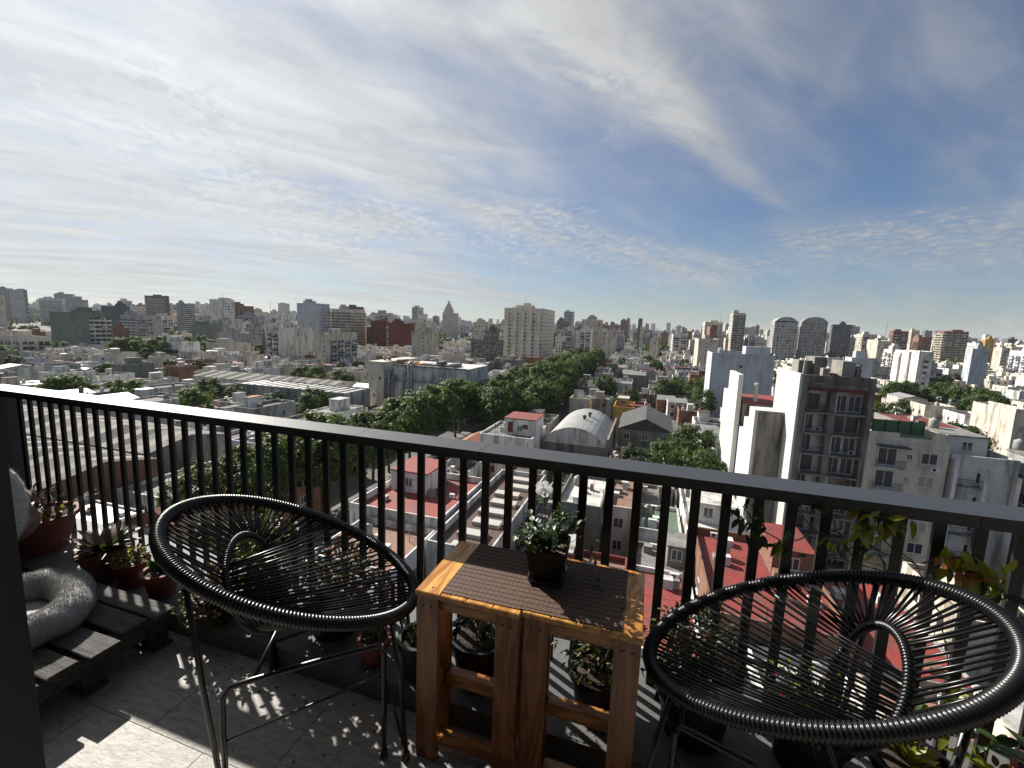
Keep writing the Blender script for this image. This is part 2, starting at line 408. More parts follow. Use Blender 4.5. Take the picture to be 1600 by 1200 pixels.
def ratio(u, v=520): d = ray(u, v); return d.x / d.y
KEYS = []
def tower(uL, uC, uR, vTop, D, wall, styles, label, roof='grey', trim='white', name='apartment_building', top=None, maxdep=40, parts=True):
    d = ray(uC, vTop); c = RC.transposed() @ d; t = D / -c.z
    xC, yC, h = d.x * t, d.y * t, EYE + d.z * t - GZ
    if uC > 1010:      # right of the street axis: west face shows at the left
        x0, x1 = xC, ratio(uR) * yC; y1 = xC / max(ratio(uL), .02)
    else:
        x1 = xC; x0 = ratio(uL) * yC; r = ratio(uR); y1 = xC / r if r < -.02 else yC + 15
    y1 = min(max(y1, yC + 6), yC + maxdep)
    KEYS.append((uL - 3, uR + 3, D))
    t = block(name, label, x0, x1, yC, y1, h, wall, styles, roof, None, trim, parts, pent=top is None)
    return t, x0, x1, yC, y1, h

# --- landmark towers -----------------------------------------------------------
t, x0, x1, y0, y1, h = tower(787, 850, 868, 484, 330, 'ivory', {'S': 'grid', 'E': 'grid'}, 'tall beige apartment tower with rows of small square windows beyond the tree avenue', trim='beige', top=1)
b = MB(); w = x1 - x0
for k in range(5):
    a = -w / 2 + w * (k + .12) / 5; b.box(a, -.9, 2, a + w * .10, 0, h + (1.5 if k in (1, 2, 3) else .4))
b.box(-w * .22, 2, h, w * .18, 12, h + 3.2); b.box(-w * .05, 4, h + 3.2, w * .1, 9, h + 5)
b.tube([(0, 6, h + 5), (0, 6, h + 10)], .08, 5)
obj('facade_ribs', b, WALLS['ivory'], t)
tower(80, 137, 175, 491, 284, 'green', {'S': 'blank', 'E': 'band'}, 'apartment block with blank grey-green side wall and white balcony bands')
tower(175, 186, 190, 514, 300, 'brick', {'S': 'balc', 'E': 'few'}, 'narrow brick-brown block with pale balconies beside the grey-green blank wall')
tower(416, 435, 490, 514, 268, 'pale', {'S': 'balc', 'E': 'few'}, 'pale slab block with dark balcony strip and broad blank side wall')
tower(465, 498, 516, 476, 420, 'blue', {'S': 'blank', 'E': 'grid'}, 'tall bluish-white block with windowless front wall behind the pale slab block')
tower(491, 515, 558, 524, 262, 'cream', {'S': 'few', 'E': 'balc'}, 'cream block with blank front and blue-grey balconies on its side', trim='blue')
tower(515, 548, 571, 484, 430, 'beige', {'S': 'band', 'E': 'band'}, 'wide beige apartment slab with continuous horizontal balcony bands', trim='cream')
tower(607, 643, 646, 507, 400, 'red', {'S': 'blank', 'E': 'few'}, 'windowless dark red party wall among the pale blocks', trim='red')
tower(580, 602, 606, 503, 430, 'red', {'S': 'few', 'E': 'balc'}, 'dark red building with a pale stripe beside the windowless red wall')
tower(643, 673, 685, 521, 310, 'cream', {'S': 'few', 'E': 'blank'}, 'plain cream block with a single column of tiny windows')
t, x0, x1, y0, y1, h = tower(691, 706, 716, 489, 900, 'beige', {'S': 'grid', 'E': 'grid'}, 'stepped art deco tower with pointed crown on the skyline', top=1)
b = MB(); w = x1 - x0
for k, (s, z0_, z1_) in enumerate(((.8, 0, 8), (.58, 8, 14), (.36, 14, 19), (.16, 19, 25))): b.box(-w * s / 2, 8 - 7 * s, h + z0_, w * s / 2, 8 + 7 * s, h + z1_)
obj('stepped_crown', b, WALLS['beige'], t)
tower(230, 256, 268, 463, 700, 'brick', {'S': 'band', 'E': 'grid'}, 'brown brick tower with pale bands rising above lower white blocks', trim='beige')
tower(278, 297, 304, 475, 620, 'grey', {'S': 'band', 'E': 'grid'}, 'grey banded tower beside the brown brick tower', trim='pale')
tower(161, 192, 195, 480, 440, 'dark', {'S': 'blank', 'E': 'blank'}, 'dark slate-coloured windowless block behind the grey-green wall')
tower(190, 216, 240, 494, 425, 'grey', {'S': 'band', 'E': 'balc'}, 'grey block with bluish balcony bands beside the slate-coloured block', trim='blue')
tower(-6, 14, 20, 451, 950, 'grey', {'S': 'grid', 'E': 'grid'}, 'far grey tower beside a slim pale tower')
tower(22, 36, 45, 453, 900, 'pale', {'S': 'grid', 'E': 'balc'}, 'slim pale tower with dark balconies beside the far grey tower')
tower(66, 96, 106, 467, 800, 'white', {'S': 'band', 'E': 'grid'}, 'white banded block with a grey taller block behind it')
tower(90, 108, 115, 460, 930, 'grey', {'S': 'grid', 'E': 'grid'}, 'grey taller block just behind the white banded block')
tower(118, 132, 140, 469, 900, 'grey', {'S': 'grid', 'E': 'grid'}, 'squat grey skyline block with small windows beside the white banded block')
tower(996, 1004, 1028, 499, 720, 'brick', {'S': 'grid', 'W': 'grid'}, 'dark brown tower standing behind a narrow cream block', trim='brick')
tower(1138, 1146, 1163, 490, 520, 'cream', {'S': 'band', 'W': 'grid'}, 'slender tower with sunlit cream edge and grey glazed front', trim='grey')
for uL, uC, uR, lb in ((1203, 1211, 1245, 'grey arched-top twin tower next to the slender cream-edged tower'), (1248, 1253, 1292, 'grey arched-top twin tower next to a dark glass tower')):
    t, x0, x1, y0, y1, h = tower(uL, uC, uR, 503, 450, 'grey', {'S': 'grid', 'W': 'grid'}, lb, top=1, trim='pale')
    w = x1 - x0; b = MB(); n = 10
    for k in range(n):
        a0, a1 = math.pi * k / n, math.pi * (k + 1) / n
        p = [(-w * .46 * math.cos(a), math.sin(a) * 5.5) for a in (a0, a1)]
        b.quad((p[0][0], 0, h), (p[1][0], 0, h), (p[1][0], 0, h + p[1][1]), (p[0][0], 0, h + p[0][1]))
        b.quad((p[0][0], 0, h + p[0][1]), (p[1][0], 0, h + p[1][1]), (p[1][0], y1 - y0, h + p[1][1]), (p[0][0], y1 - y0, h + p[0][1]))
        b.quad((p[1][0], y1 - y0, h), (p[0][0], y1 - y0, h), (p[0][0], y1 - y0, h + p[0][1]), (p[1][0], y1 - y0, h + p[1][1]))
    obj('arched_roof', b, WALLS['grey'], t)
tower(1296, 1301, 1330, 508, 620, 'dark', {'S': 'grid', 'W': 'grid'}, 'dark glazed tower beside the grey twin towers', trim='grey')
tower(1390, 1396, 1420, 518, 560, 'brick', {'S': 'balc', 'W': 'grid'}, 'brown brick block with pale balconies before a narrow cream tower', trim='beige')
tower(1421, 1425, 1437, 517, 600, 'cream', {'S': 'grid', 'W': 'grid'}, 'narrow cream tower just behind the brown brick block')
tower(1428, 1436, 1458, 528, 450, 'brick', {'S': 'grid', 'W': 'balc'}, 'low dark brown block below the narrow cream tower', trim='brick')
tower(1460, 1476, 1514, 518, 520, 'brick', {'S': 'band', 'W': 'band'}, 'wide brown slab with pale horizontal bands on every floor', trim='cream')
tower(1357, 1372, 1394, 533, 400, 'cream', {'S': 'few', 'W': 'few'}, 'cream block with sunlit side and shaded grey front')
tower(1385, 1394, 1424, 548, 330, 'white', {'S': 'band', 'W': 'balc'}, 'white stepped block with dark balcony bands behind white blades')
t, x0, x1, y0, y1, h = tower(1403, 1440, 1464, 552, 225, 'white', {'S': 'grid'}, 'block with three tall sunlit white wall blades and grey windowed front', trim='pale', top=1)
b = MB(); w = x1 - x0; dd = y1 - y0
for k in range(3): b.box(-w / 2 - .9, dd * (k * .36), 0, -w / 2, dd * (k * .36 + .24), h + (1.2, .4, -.5)[k])
obj('wall_blade', b, WALLS['white'], t)
tower(1087, 1092, 1125, 531, 330, 'beige', {'S': 'few', 'W': 'few'}, 'low beige block below the slender cream-edged tower')
tower(1104, 1110, 1120, 511, 480, 'brick', {'S': 'blank', 'W': 'grid'}, 'windowless brown slab just beside the slender cream-edged tower')
tower(946, 960, 974, 527, 420, 'beige', {'S': 'few', 'W': 'grid'}, 'beige pair-fronted block at the end of the avenue')
tower(1000, 1005, 1014, 512, 520, 'cream', {'S': 'grid', 'W': 'grid'}, 'narrow cream block in front of the dark brown tower')
tower(1014, 1016, 1030, 530, 380, 'cream', {'S': 'few', 'W': 'grid'}, 'short cream block with a column of windows below the dark brown tower')
tower(868, 878, 885, 527, 400, 'white', {'S': 'grid', 'E': 'balc'}, 'white and brown block standing behind the beige tower', trim='brick')
tower(736, 783, 786, 533, 320, 'conc', {'S': 'grid', 'E': 'grid'}, 'open concrete frame building with big dark window bays beside the beige tower', trim='conc')
tower(338, 373, 394, 523, 320, 'grey', {'S': 'blank', 'E': 'few'}, 'plain mid-grey blank building above the roofs')
tower(300, 332, 348, 509, 380, 'green', {'S': 'blank', 'E': 'grid'}, 'grey-green block with terraces behind the plain mid-grey building')
tower(234, 252, 272, 495, 470, 'white', {'S': 'blank', 'E': 'balc'}, 'white block with blank front wall below the brown brick tower')
tower(1536, 1540, 1557, 531, 500, 'ochre', {'S': 'grid', 'W': 'grid'}, 'ochre yellow block rising above a cream block', trim='cream')
tower(1557, 1566, 1583, 545, 400, 'cream', {'S': 'grid', 'W': 'few'}, 'cream block below the ochre yellow block')
tower(1516, 1520, 1551, 547, 260, 'blue', {'S': 'blank', 'W': 'blank'}, 'slim blue-grey blank-walled block near the ochre yellow block', trim='blue')
tower(1326, 1331, 1371, 562, 175, 'blue', {'S': 'few', 'W': 'few'}, 'pale blue-grey blank block behind the weathered balcony building', trim='white')
tower(1108, 1113, 1216, 553, 150, 'blue', {'S': 'few', 'W': 'blank'}, 'broad windowless blue-grey party wall behind the white blades', trim='blue', maxdep=16)
tower(1040, 1052, 1075, 523, 520, 'white', {'S': 'balc', 'W': 'grid'}, 'white block with balconies beyond the blue-grey party wall')
tower(1535, 1587, 1640, 645, 100, 'cream', {'S': 'grid', 'W': 'blank'}, 'cream building with bare side wall beyond the tall stained house', trim='white', parts=True, maxdep=14)

# --- near buildings -----------------------------------------------------------
def window_set(t, items, frame=FRAME, glass=GLASS, depth=.06):
    """items: (face point origin, axis, width, height); each window a pane with a frame and sill"""
    cache = {}
    for (px, py, pz, axis, ww, hh) in items:
        k = (round(ww, 2), round(hh, 2))
        if k not in cache:
            p = MB(); p.box(-ww / 2, -.02, 0, ww / 2, .03, hh); pm = p.mesh('window', glass)
            q = MB()
            for a in ((-ww / 2 - .07, -.06, -.07, -ww / 2, .0, hh + .07), (ww / 2, -.06, -.07, ww / 2 + .07, .0, hh + .07), (-ww / 2, -.06, hh, ww / 2, .0, hh + .07), (-ww / 2, -.06, -.07, ww / 2, .0, 0), (-.03, -.05, 0, .03, -.021, hh)): q.box(*a)
            s = MB(); s.box(-ww / 2 - .15, -.18, -.16, ww / 2 + .15, .0, -.075)
            cache[k] = (pm, q.mesh('frame', frame), s.mesh('sill', WALLS['pale']))
        pm, fm, sm = cache[k]
        rz = {'S': 0, 'W': -math.pi / 2, 'E': math.pi / 2}[axis]
        o = link('window', pm, t, (px, py, pz), rz); link('frame', fm, o); link('sill', sm, o)

def roof_top(t, x0, x1, y0, y1, h, roof, wall, par=.6, name='roof'):
    b = MB(); b.box(x0 + .2, y0 + .2, h - .15, x1 - .2, y1 - .2, h + .02); obj(name, b, ROOFS[roof], t)
    b = MB()
    for q in ((x0, y0, x1, y0 + .2), (x0, y1 - .2, x1, y1), (x0, y0 + .2, x0 + .2, y1 - .2), (x1 - .2, y0 + .2, x1, y1 - .2)): b.box(q[0], q[1], h - .15, q[2], q[3], h + par)
    obj('parapet', b, WALLS[wall], t)
TANK = MB(); TANK.lathe([(.02, 0), (.5, 0), (.55, .15), (.55, 1.05), (.5, 1.15), (.22, 1.28), (.22, 1.36), (.02, 1.37)], 14)
TANK = TANK.mesh('water_tank', mat('tank_plastic', (0.2293, 0.2239, 0.2075), 0.6, rndv=.4), True)
ACM = MB(); ACM.box(-.42, -.3, 0, .42, 0, .55, 0)
for k in range(10):
    a0, a1 = 2 * math.pi * k / 10, 2 * math.pi * (k + 1) / 10
    ACM.tri((-.1, -.305, .27), (-.1 + .2 * math.cos(a0), -.305, .27 + .2 * math.sin(a0)), (-.1 + .2 * math.cos(a1), -.305, .27 + .2 * math.sin(a1)), 1)
ACM = ACM.mesh('air_conditioner', [mat('ac_white', (0.6, 0.6, 0.58), 0.5), DARKM])
UNIT = []
for k in ('pale', 'conc', 'white', 'brick'): b = MB(); b.box(0, 0, 0, 1, 1, 1); UNIT.append(b.mesh('roof_fitting', WALLS[k]))
LINE = mat('wire_dark', (.03, .03, .03), .6)
def clutter(t, w, d, h, n, upper=None):
    for q in range(n):
        fx, fy = RND.uniform(.5, w - 1.5), RND.uniform(.5, d - 1.5)
        if upper and upper[0] - 1.2 < fx < upper[1] and upper[2] - 1.2 < fy < upper[3]: continue
        o = link('roof_fitting', UNIT[RND.randrange(4)], t, (fx, fy, h + .015)); o.scale = (RND.uniform(.25, 1.1), RND.uniform(.25, 1.1), RND.uniform(.25, 1.2))
    for q in range(2):
        fx, fy = RND.uniform(.6, w - .6), RND.uniform(.6, d - .6); b = MB(); b.tube([(fx, fy, h), (fx, fy, h + RND.uniform(1.2, 2.6))], .05, 6); obj('vent_pipe', b, ROOFS['metal'], t)
    b = MB(); ya = RND.uniform(.3, .7) * d; b.tube([(.15, ya, h + 1.6), (w * .5, ya + .1, h + 1.45), (w - .15, ya + .2, h + 1.6)], .012, 4); b.tube([(.15, ya, h), (.15, ya, h + 1.62)], .03, 5); b.tube([(w - .15, ya + .2, h), (w - .15, ya + .2, h + 1.62)], .03, 5); obj('clothes_line', b, LINE, t)
    if RND.random() < .5: link('air_conditioner', ACM, t, (RND.uniform(1, w - 1), d - .3, h + .015))
    for q in range(2):
        fx = w * (.06 if q else .93); b = MB(); b.tube([(fx, -.06, .1), (fx, -.06, h - .3)], .05, 6); obj('drain_pipe', b, WALLS['conc'] if q else ROOFS['metal'], t)
    if w > 4: link('air_conditioner', ACM, t, (w * .28, -.005, h - 3.1))
def house(label, x0, x1, y0, y1, h, wall='white', roof='grey', par=.6, tank=0, upper=None, wins='S', group=None, skyl=0, cat='house', name='house', gable=False):
    FOOT.append((x0, x1, y0, y1))
    t = thing(name, label, cat, (x0, y0, GZ), group); w, d = x1 - x0, y1 - y0
    b = MB(); b.box(0, 0, 0, w, d, h - .15); obj('wall', b, WALLS[wall], t)
    if gable:
        b = MB(); r = min(w, d) * .22
        b.quad((-.2, -.2, h - .15), (w / 2, -.2, h + r), (w / 2, d + .2, h + r), (-.2, d + .2, h - .15)); b.quad((w / 2, -.2, h + r), (w + .2, -.2, h - .15), (w + .2, d + .2, h - .15), (w / 2, d + .2, h + r))
        b.tri((0, 0, h - .15), (w, 0, h - .15), (w / 2, 0, h + r - .02)); b.tri((w, d, h - .15), (0, d, h - .15), (w / 2, d, h + r - .02)); obj('roof', b, ROOFS[roof], t)
    else: roof_top(t, 0, w, 0, d, h, roof, wall, par)
    items = []
    if 'S' in wins:
        n = max(1, int(w / 3.2))
        for lv in range(max(1, min(4, int(h / 3.0)))):
            for k in range(n): items.append((w * (k + .5) / n, 0, h - 2.3 - lv * 3.0, 'S', 1.1, 1.25))
    if 'W' in wins:
        for k in range(max(1, int(d / 5))): items.append((0, d * (k + .5) / max(1, int(d / 5)), h - 2.4, 'W', 1.0, 1.1))
    if 'E' in wins:
        for k in range(max(1, int(d / 5))): items.append((w, d * (k + .5) / max(1, int(d / 5)), h - 2.4, 'E', 1.0, 1.1))
    window_set(t, items)
    if upper:
        ux0, ux1, uy0, uy1, uh, uroof = upper
        b = MB(); b.box(ux0, uy0, h + .02, ux1, uy1, h + uh); obj('upper_room', b, WALLS[wall], t)
        b = MB(); b.box(ux0 - .12, uy0 - .12, h + uh, ux1 + .12, uy1 + .12, h + uh + .18); obj('roof', b, ROOFS[uroof], t)
        window_set(t, [((ux0 + ux1) / 2, uy0, h + .9, 'S', 1.0, 1.1)])
    for k in range(tank):
        zt = h + .02; ox, oy = w * (.25 + .4 * k), d * .7
        if upper and upper[0] - .6 < ox < upper[1] + .6 and upper[2] - .6 < oy < upper[3] + .6: zt = h + upper[4] + .18
        link('water_tank', TANK, t, (ox, oy, zt))
    if not gable and not skyl: clutter(t, w, d, h, RND.randrange(3, 8), upper)
    if skyl:
        n = skyl; sk = MB(); L_ = d / n
        sk.box(-w * .24, 0, 0, w * .24, L_ * .45, .45); sm = sk.mesh('skylight', mat('skylight_panel', (0.4056, 0.3900, 0.3510), 0.4))
        for k in range(n): link('skylight', sm, t, (w * .5 + (0.0 if k % 2 else w * .07), .5 + k * L_, h + .02))
    return t

# weathered balcony building at the right, with its sunlit white flank
X0, Y0, HB = 18.7, 64.0, 24.1
X1 = ratio(1358, 690) * Y0 - .1
Y1 = X0 / ratio(1212, 600)
t = thing('apartment_building', 'weathered grey nine storey building with recessed balconies and a sunlit white flank', 'building', (X0, Y0, GZ)); FOOT.append((14, X1, Y0, 92))
w, d = X1 - X0, Y1 - Y0; st = 2.72
OLD = wallmat('stained_old_render', (0.20, 0.187, 0.168), 0.35); FLANK = wallmat('white_flank_paint', (0.50, 0.495, 0.475), 0.85)
b = MB(); b.box(.3, 1.3, 0, w, d, HB); obj('wall', b, OLD, t)
b = MB(); b.box(0, 0, 0, .3, d, HB + 1.1); b.box(.3, 0, 0, 1.1, .25, HB + .02, 1); obj('flank_wall', b, [FLANK, OLD], t)
b = MB(); b.box(w - .6, 0, 0, w, 1.3, HB); obj('pier', b, OLD, t)
b = MB(); b.box(w * .44, .05, 0, w * .52, 1.3, HB - .6); obj('pier', b, WALLS['conc'], t)
b = MB(); b.box(1.1, -.1, HB - .55, w - .6, 1.3, HB - .05); obj('cornice', b, OLD, t)
b = MB(); b.box(.3, .0, HB + .0, w, .3, HB + 1.0); b.box(w - .3, .3, HB, w, d, HB + .8); b.box(.3, d - .3, HB, w - .3, d, HB + .8); obj('parapet', b, OLD, t)
b = MB(); b.box(1.1, -.13, HB - .95, w - .6, -.02, HB - .62); obj('red_band', b, WALLS['red'], t)
bays = ((1.1, w * .44), (w * .52, w - .6))
rails = MB(); 
for k in range(9):
    z = HB - 1.0 - (k + 1) * st
    s = MB(); s.box(1.1, -.35, z - .12, w - .6, 1.3, z + .06); obj('balcony_slab', s, OLD if k % 2 else WALLS['conc'], t)
    for j, (a0, a1) in enumerate(bays):
        ww = (a1 - a0) * (.42 if (k + j) % 3 else .6)
        items = [(a0 + ww / 2 + .2, 1.255, z + .25, 'S', ww, 1.95)]
        if j == 1: items = [(a0 + .25 + (a1 - a0) * .2, 1.255, z + .25, 'S', (a1 - a0) * .36, 1.95), (a1 - .25 - (a1 - a0) * .2, 1.255, z + .25, 'S', (a1 - a0) * .36, 1.95)]
        window_set(t, items, frame=FRAME if (k * 2 + j) % 3 else WALLS['conc'])
        r = MB(); r.box(a0, -.33, z + .95, a1, -.29, z + 1.0)
        n = int((a1 - a0) / .16)
        for q in range(n): x = a0 + (q + .5) * (a1 - a0) / n; r.box(x - .012, -.32, z + .06, x + .012, -.30, z + .95)
        obj('balcony_railing', r, DARKM, t)
        if (k * 5 + j * 3) % 4 == 1: link('air_conditioner', ACM, t, (a1 - .55, 1.29, z + .1))
        f = MB(); f.box(a0, .1, z + .06, a0 + .12, 1.3, z + st - .13); obj('side_screen', f, FRAME if (k + j) % 2 else OLD, t)
# pale plaster at the back of the balconies, then roof clutter
b = MB(); b.box(1.12, 1.262, 2.0, w * .44 - .01, 1.298, HB - 1.1); b.box(w * .52 + .01, 1.262, 2.0, w - .62, 1.298, HB - 1.1); obj('balcony_back_wall', b, WALLS['pale'], t)
b = MB()
for (a, c, e, g, hh) in ((.8, 4, 2.4, 7, 2.6), (2.6, .6, 3.3, 1.6, 1.9), (3.6, .7, 4.3, 3.6, 1.3), (4.6, .5, 6.0, 4.0, 2.9), (6.2, .6, 6.7, 2.2, 2.0), (6.9, 3, 7.6, 6.5, 2.3), (2.9, 5.0, 4.4, 8.6, 3.1)):
    b.box(a, c, HB, e, g, HB + hh)
b.tube([(1.3, 3, HB), (1.3, 3, HB + 2.6)], [.35, .18], 8)
obj('rooftop_room', b, OLD, t)
for a, c in ((3.4, 6.6), (5.3, 7.0)): link('water_tank', TANK, t, (a, c, HB - .01))
# stepped white rear wings
b = MB(); zz0 = [(15.0 - X0, 68.6 - Y0, -.05, 72.0 - Y0, 19.3), (15.0 - X0, 72.0 - Y0, -.05, 75.0 - Y0, 17.2), (15.0 - X0, 75.0 - Y0, 3.0, 78.2 - Y0, 15.0), (14.2 - X0, 78.2 - Y0, 14.9 - X0, 86.5 - Y0, 23.4), (14.2 - X0, 86.5 - Y0, 14.9 - X0, 91 - Y0, 19.6)]
for q in zz0: b.box(q[0], q[1], 0, q[2], q[3], q[4])
obj('rear_wing', b, FLANK, t)
b = MB(); b.box(15.36 - X0, 79.0 - Y0, 0, 4.4, 90 - Y0, 18.6); b.box(15.5 - X0, 68.48 - Y0, 2, -.06, 68.59 - Y0, 19.2); obj('shaded_well_wall', b, OLD, t)  # dark front panel puts shade into the colour of the white wing
b = MB(); b.box(15.37 - X0, 79.0 - Y0, 18.6, 4.4, 89.9 - Y0, 18.9); obj('roof', b, ROOFS['red'], t)
b = MB(); b.tube([(17.3 - X0, 80 - Y0, 18.9), (17.3 - X0, 80 - Y0, 22.0)], .3, 10); obj('chimney', b, FLANK, t)

# beige block with projecting balconies
by0 = 63.7; bx0 = ratio(1357, 690) * by0; bx1 = ratio(1487, 690) * by0; hb = at_y(1357, 684, by0).z - GZ
t = thing('apartment_building', 'beige rendered block with a projecting balcony and a green roof terrace', 'building', (bx0, by0, GZ)); FOOT.append((bx0, bx1, by0, 77)); w = bx1 - bx0
b = MB(); b.box(0, 0, 0, w, 5.2, hb); b.box(0, 5.2, 0, w, 13, hb - 1.2); obj('wall', b, WALLS['beige'], t)
b = MB(); b.box(0, 0, hb, w * .38, .2, hb + .9); b.box(w * .38, 0, hb, w * .78, .2, hb + .35); b.box(w * .78, 0, hb, w, .2, hb + 1.1); b.box(w - .2, .2, hb, w, 5.2, hb + .9); obj('parapet', b, WALLS['beige'], t)
for k in range(5):
    z = hb - 3.3 - k * 2.85
    s = MB(); s.box(.9, -1.1, z - .12, 3.7, 0, z + .04); o = obj('balcony', s, WALLS['pale'], t)
    r = MB(); r.box(.92, -1.08, z + .9, 3.68, -1.04, z + .95)
    for q in range(16): x = .95 + q * .18; r.box(x - .012, -1.07, z + .04, x + .012, -1.05, z + .9)
    for q in range(6): y = -1.05 + q * .18; r.box(.93, y, z + .04, .95, y + .02, z + .9); r.box(3.65, y, z + .04, 3.67, y + .02, z + .9)
    obj('railing', r, DARKM, o)
    window_set(t, [(2.1, 0, z + .2, 'S', 1.8, 2.0)])
    window_set(t, [(4.35, 0, z + 1.1, 'S', .5, .6), (6.3, 0, z + .75, 'S', 1.5, 1.25)], glass=SHUT if k in (1, 3) else GLASS)
    if k in (0, 2): link('air_conditioner', ACM, t, (6.9, -.0, z - .1))
s = MB(); s.box(.8, -1.3, hb - .75, 3.9, 0, hb - .62); obj('awning', s, ROOFS['tar'], t)
GRN = mat('green_terrace_mesh', (0.10, 0.17, 0.09), 0.8, var=.15, vscale=1.0)
b = MB(); b.box(2.2, 4.8, hb + .02, w - .3, 4.85, hb + 1.7); b.box(w * .3, .3, hb + .01, w - .3, 4.8, hb + .05); obj('green_screen', b, GRN, t)
for k in range(5):
    p = MB(); x = 2.2 + k * (w - 2.6) / 4; p.box(x - .04, 4.7, hb + .02, x + .04, 4.78, hb + 1.8); obj('screen_post', p, DARKM, t)

# more near houses -----------------------------------------------------------
def warehouse(label, x0, x1, y0, y1, h, n, wall, ridge=2.2, axis='Y', dark=0.35):
    FOOT.append((x0, x1, y0, y1)); t = thing('warehouse', label, 'warehouse', (x0, y0, GZ)); w, d = x1 - x0, y1 - y0
    b = MB(); b.box(0, 0, 0, w, d, h); b.tri((w, 0, h), (w, d, h), (w, d / 2, h + ridge)); b.tri((0, d, h), (0, 0, h), (0, d / 2, h + ridge)); obj('wall', b, WALLS[wall], t)
    wp = w / n
    for k in range(n):
        for s in (0, 1):
            pm = MB(); m = 6
            for q in range(m):
                xa, xb = q * wp / m, (q + 1) * wp / m; za, zb = (.05 if q % 2 else 0), (0 if q % 2 else .05)
                if s == 0: pm.quad((xa, -.25, h + za + .06), (xb, -.25, h + zb + .06), (xb, d / 2, h + ridge + zb + .06), (xa, d / 2, h + ridge + za + .06))
                else: pm.quad((xa, d / 2, h + ridge + za + .06), (xb, d / 2, h + ridge + zb + .06), (xb, d + .25, h + zb + .06), (xa, d + .25, h + za + .06))
            rr = RND.random(); mm = SHEET_L if (k % 3 == 0) else (SHEET_D if rr < dark else SHEET)
            obj('roof_panel', pm, mm, t, (k * wp, 0, .012 * (k % 2)))
    return t
SHEET = mat('sheet_roof', (0.125, 0.12, 0.113), 0.9, spec=.15, var=.15, vscale=.5, col2=(.25, .22, .19), rndv=.18)
SHEET_L = mat('sheet_roof_translucent', (0.235, 0.225, 0.20), 0.85, spec=.15, var=.1, vscale=.5, rndv=.08)
SHEET_D = mat('sheet_roof_old', (0.08, 0.074, 0.068), 0.95, spec=.15, var=.2, vscale=.6, rndv=.1)
warehouse('big shed with pale striped sheet roof and brown end wall, near row', -132, -72, 32.5, 46.5, 7.2, 26, 'brick', 1.6)
warehouse('big shed with pale striped sheet roof behind a long gutter', -140, -76, 47.6, 62, 7.2, 26, 'conc', 1.6)
warehouse('long low shed with grey striped roof behind a stained wall', -160, -100, 117, 133, 7.4, 34, 'pale', 1.3, dark=.75)
STW_ = wallmat('streaked_white_wall', (0.2512, 0.2457, 0.2348), 0.35)
t = house('long flat hall with a streaked pale wall before the striped shed', -124, -82.5, 103.6, 115.5, 8.2, 'pale', 'tar', .8, 0, None, wins='', name='warehouse', cat='warehouse')
b = MB(); b.box(-.02, -.06, 0, 41.52, -.02, 9.0); obj('streaked_wall', b, STW_, t)
for k in range(14):
    b = MB(); b.box(1 + k * 2.9, 1.0, 8.2, 2.6 + k * 2.9, 11, 8.75); obj('roof_monitor', b, ROOFS['metal'], t)
# white industrial building with ducts
t = thing('industrial_building', 'white industrial building with grey ducts and rusty roof plant', 'building', (-84.8, 118, GZ)); FOOT.append((-85, -51, 117, 142)); w = 33
b = MB(); b.box(0, 0, 0, 5.6, 22, 17.2); obj('stair_tower', b, WALLS['beige'], t)
b = MB(); b.box(5.6, 1.5, 0, w, 22, 11.5); b.box(7.5, 2.5, 11.5, w - .3, 21, 16.2); obj('wall', b, WALLS['pale'], t)
b = MB(); b.box(5.6, 1.1, 11.3, w + .3, 1.48, 11.8); b.box(w, 1.5, 11.3, w + .3, 22, 11.8); b.box(7.3, 2.2, 16.0, w, 2.48, 16.5); obj('cornice', b, WALLS['conc'], t)
for x, z1 in ((7.0, 15.0), (8.2, 12.8), (12.0, 14.2), (14.0, 17.6), (14.9, 16.8)):
    b = MB(); b.tube([(x, .9, 1.0), (x, .9, z1 - .8), (x + .25, 1.3, z1 - .2), (x + .3, 2.6, z1)], .42, 10); obj('duct', b, ROOFS['metal'], t, smooth=True)
for k in range(9):
    b = MB(); x = 6.5 + k * 2.4; hh = RND.uniform(.5, 1.7); b.box(x, 6, 16.2, x + 1.6, 9 + RND.random() * 3, 16.2 + hh); obj('roof_plant', b, mat('rusty_ochre', (0.42, 0.22, 0.06), .85, var=.3, vscale=1) if k in (1, 2, 3) else ROOFS['grey'], t)
link('water_tank', TANK, t, (2.0, 6, 17.19)); link('water_tank', TANK, t, (3.8, 6, 17.19))
window_set(t, [(4.2, 0, 11.5, 'S', .9, 1.0), (2, 0, 6.0, 'S', .9, 1.0)])
# barrel-vaulted shed
t = thing('warehouse', 'shed with pale barrel-vaulted metal roof and stained wall', 'warehouse', (-19.4, 84.8, GZ)); FOOT.append((-19.6, -6, 84, 108)); w, d = 12.8, 22
b = MB(); b.box(0, 0, 0, w, d, 6.8); b.box(w, 0, 0, w + .4, d, 8.6); obj('wall', b, WALLS['conc'], t)
n = 14
for k in range(8):
    b = MB()
    for q in range(n):
        a = [math.pi * (.18 + .64 * e / n) for e in (q, q + 1)]; R0 = w / 2 / math.cos(math.pi * .18); zc = 6.8 - R0 * math.sin(math.pi * .18)
        P = [(w / 2 - R0 * math.cos(c), zc + R0 * math.sin(c)) for c in a]; yy0, yy1 = d * k / 8 + (0 if k else -.2), d * (k + 1) / 8 - .03
        b.quad((P[0][0], yy0, P[0][1]), (P[1][0], yy0, P[1][1]), (P[1][0], yy1, P[1][1]), (P[0][0], yy1, P[0][1]))
    obj('vault_panel', b, mat('vault_sheet', (0.2730, 0.2730, 0.2621), .5, metal=.2, var=.1, vscale=.4, col2=(.36, .35, .33), rndv=.08), t)
b = MB()
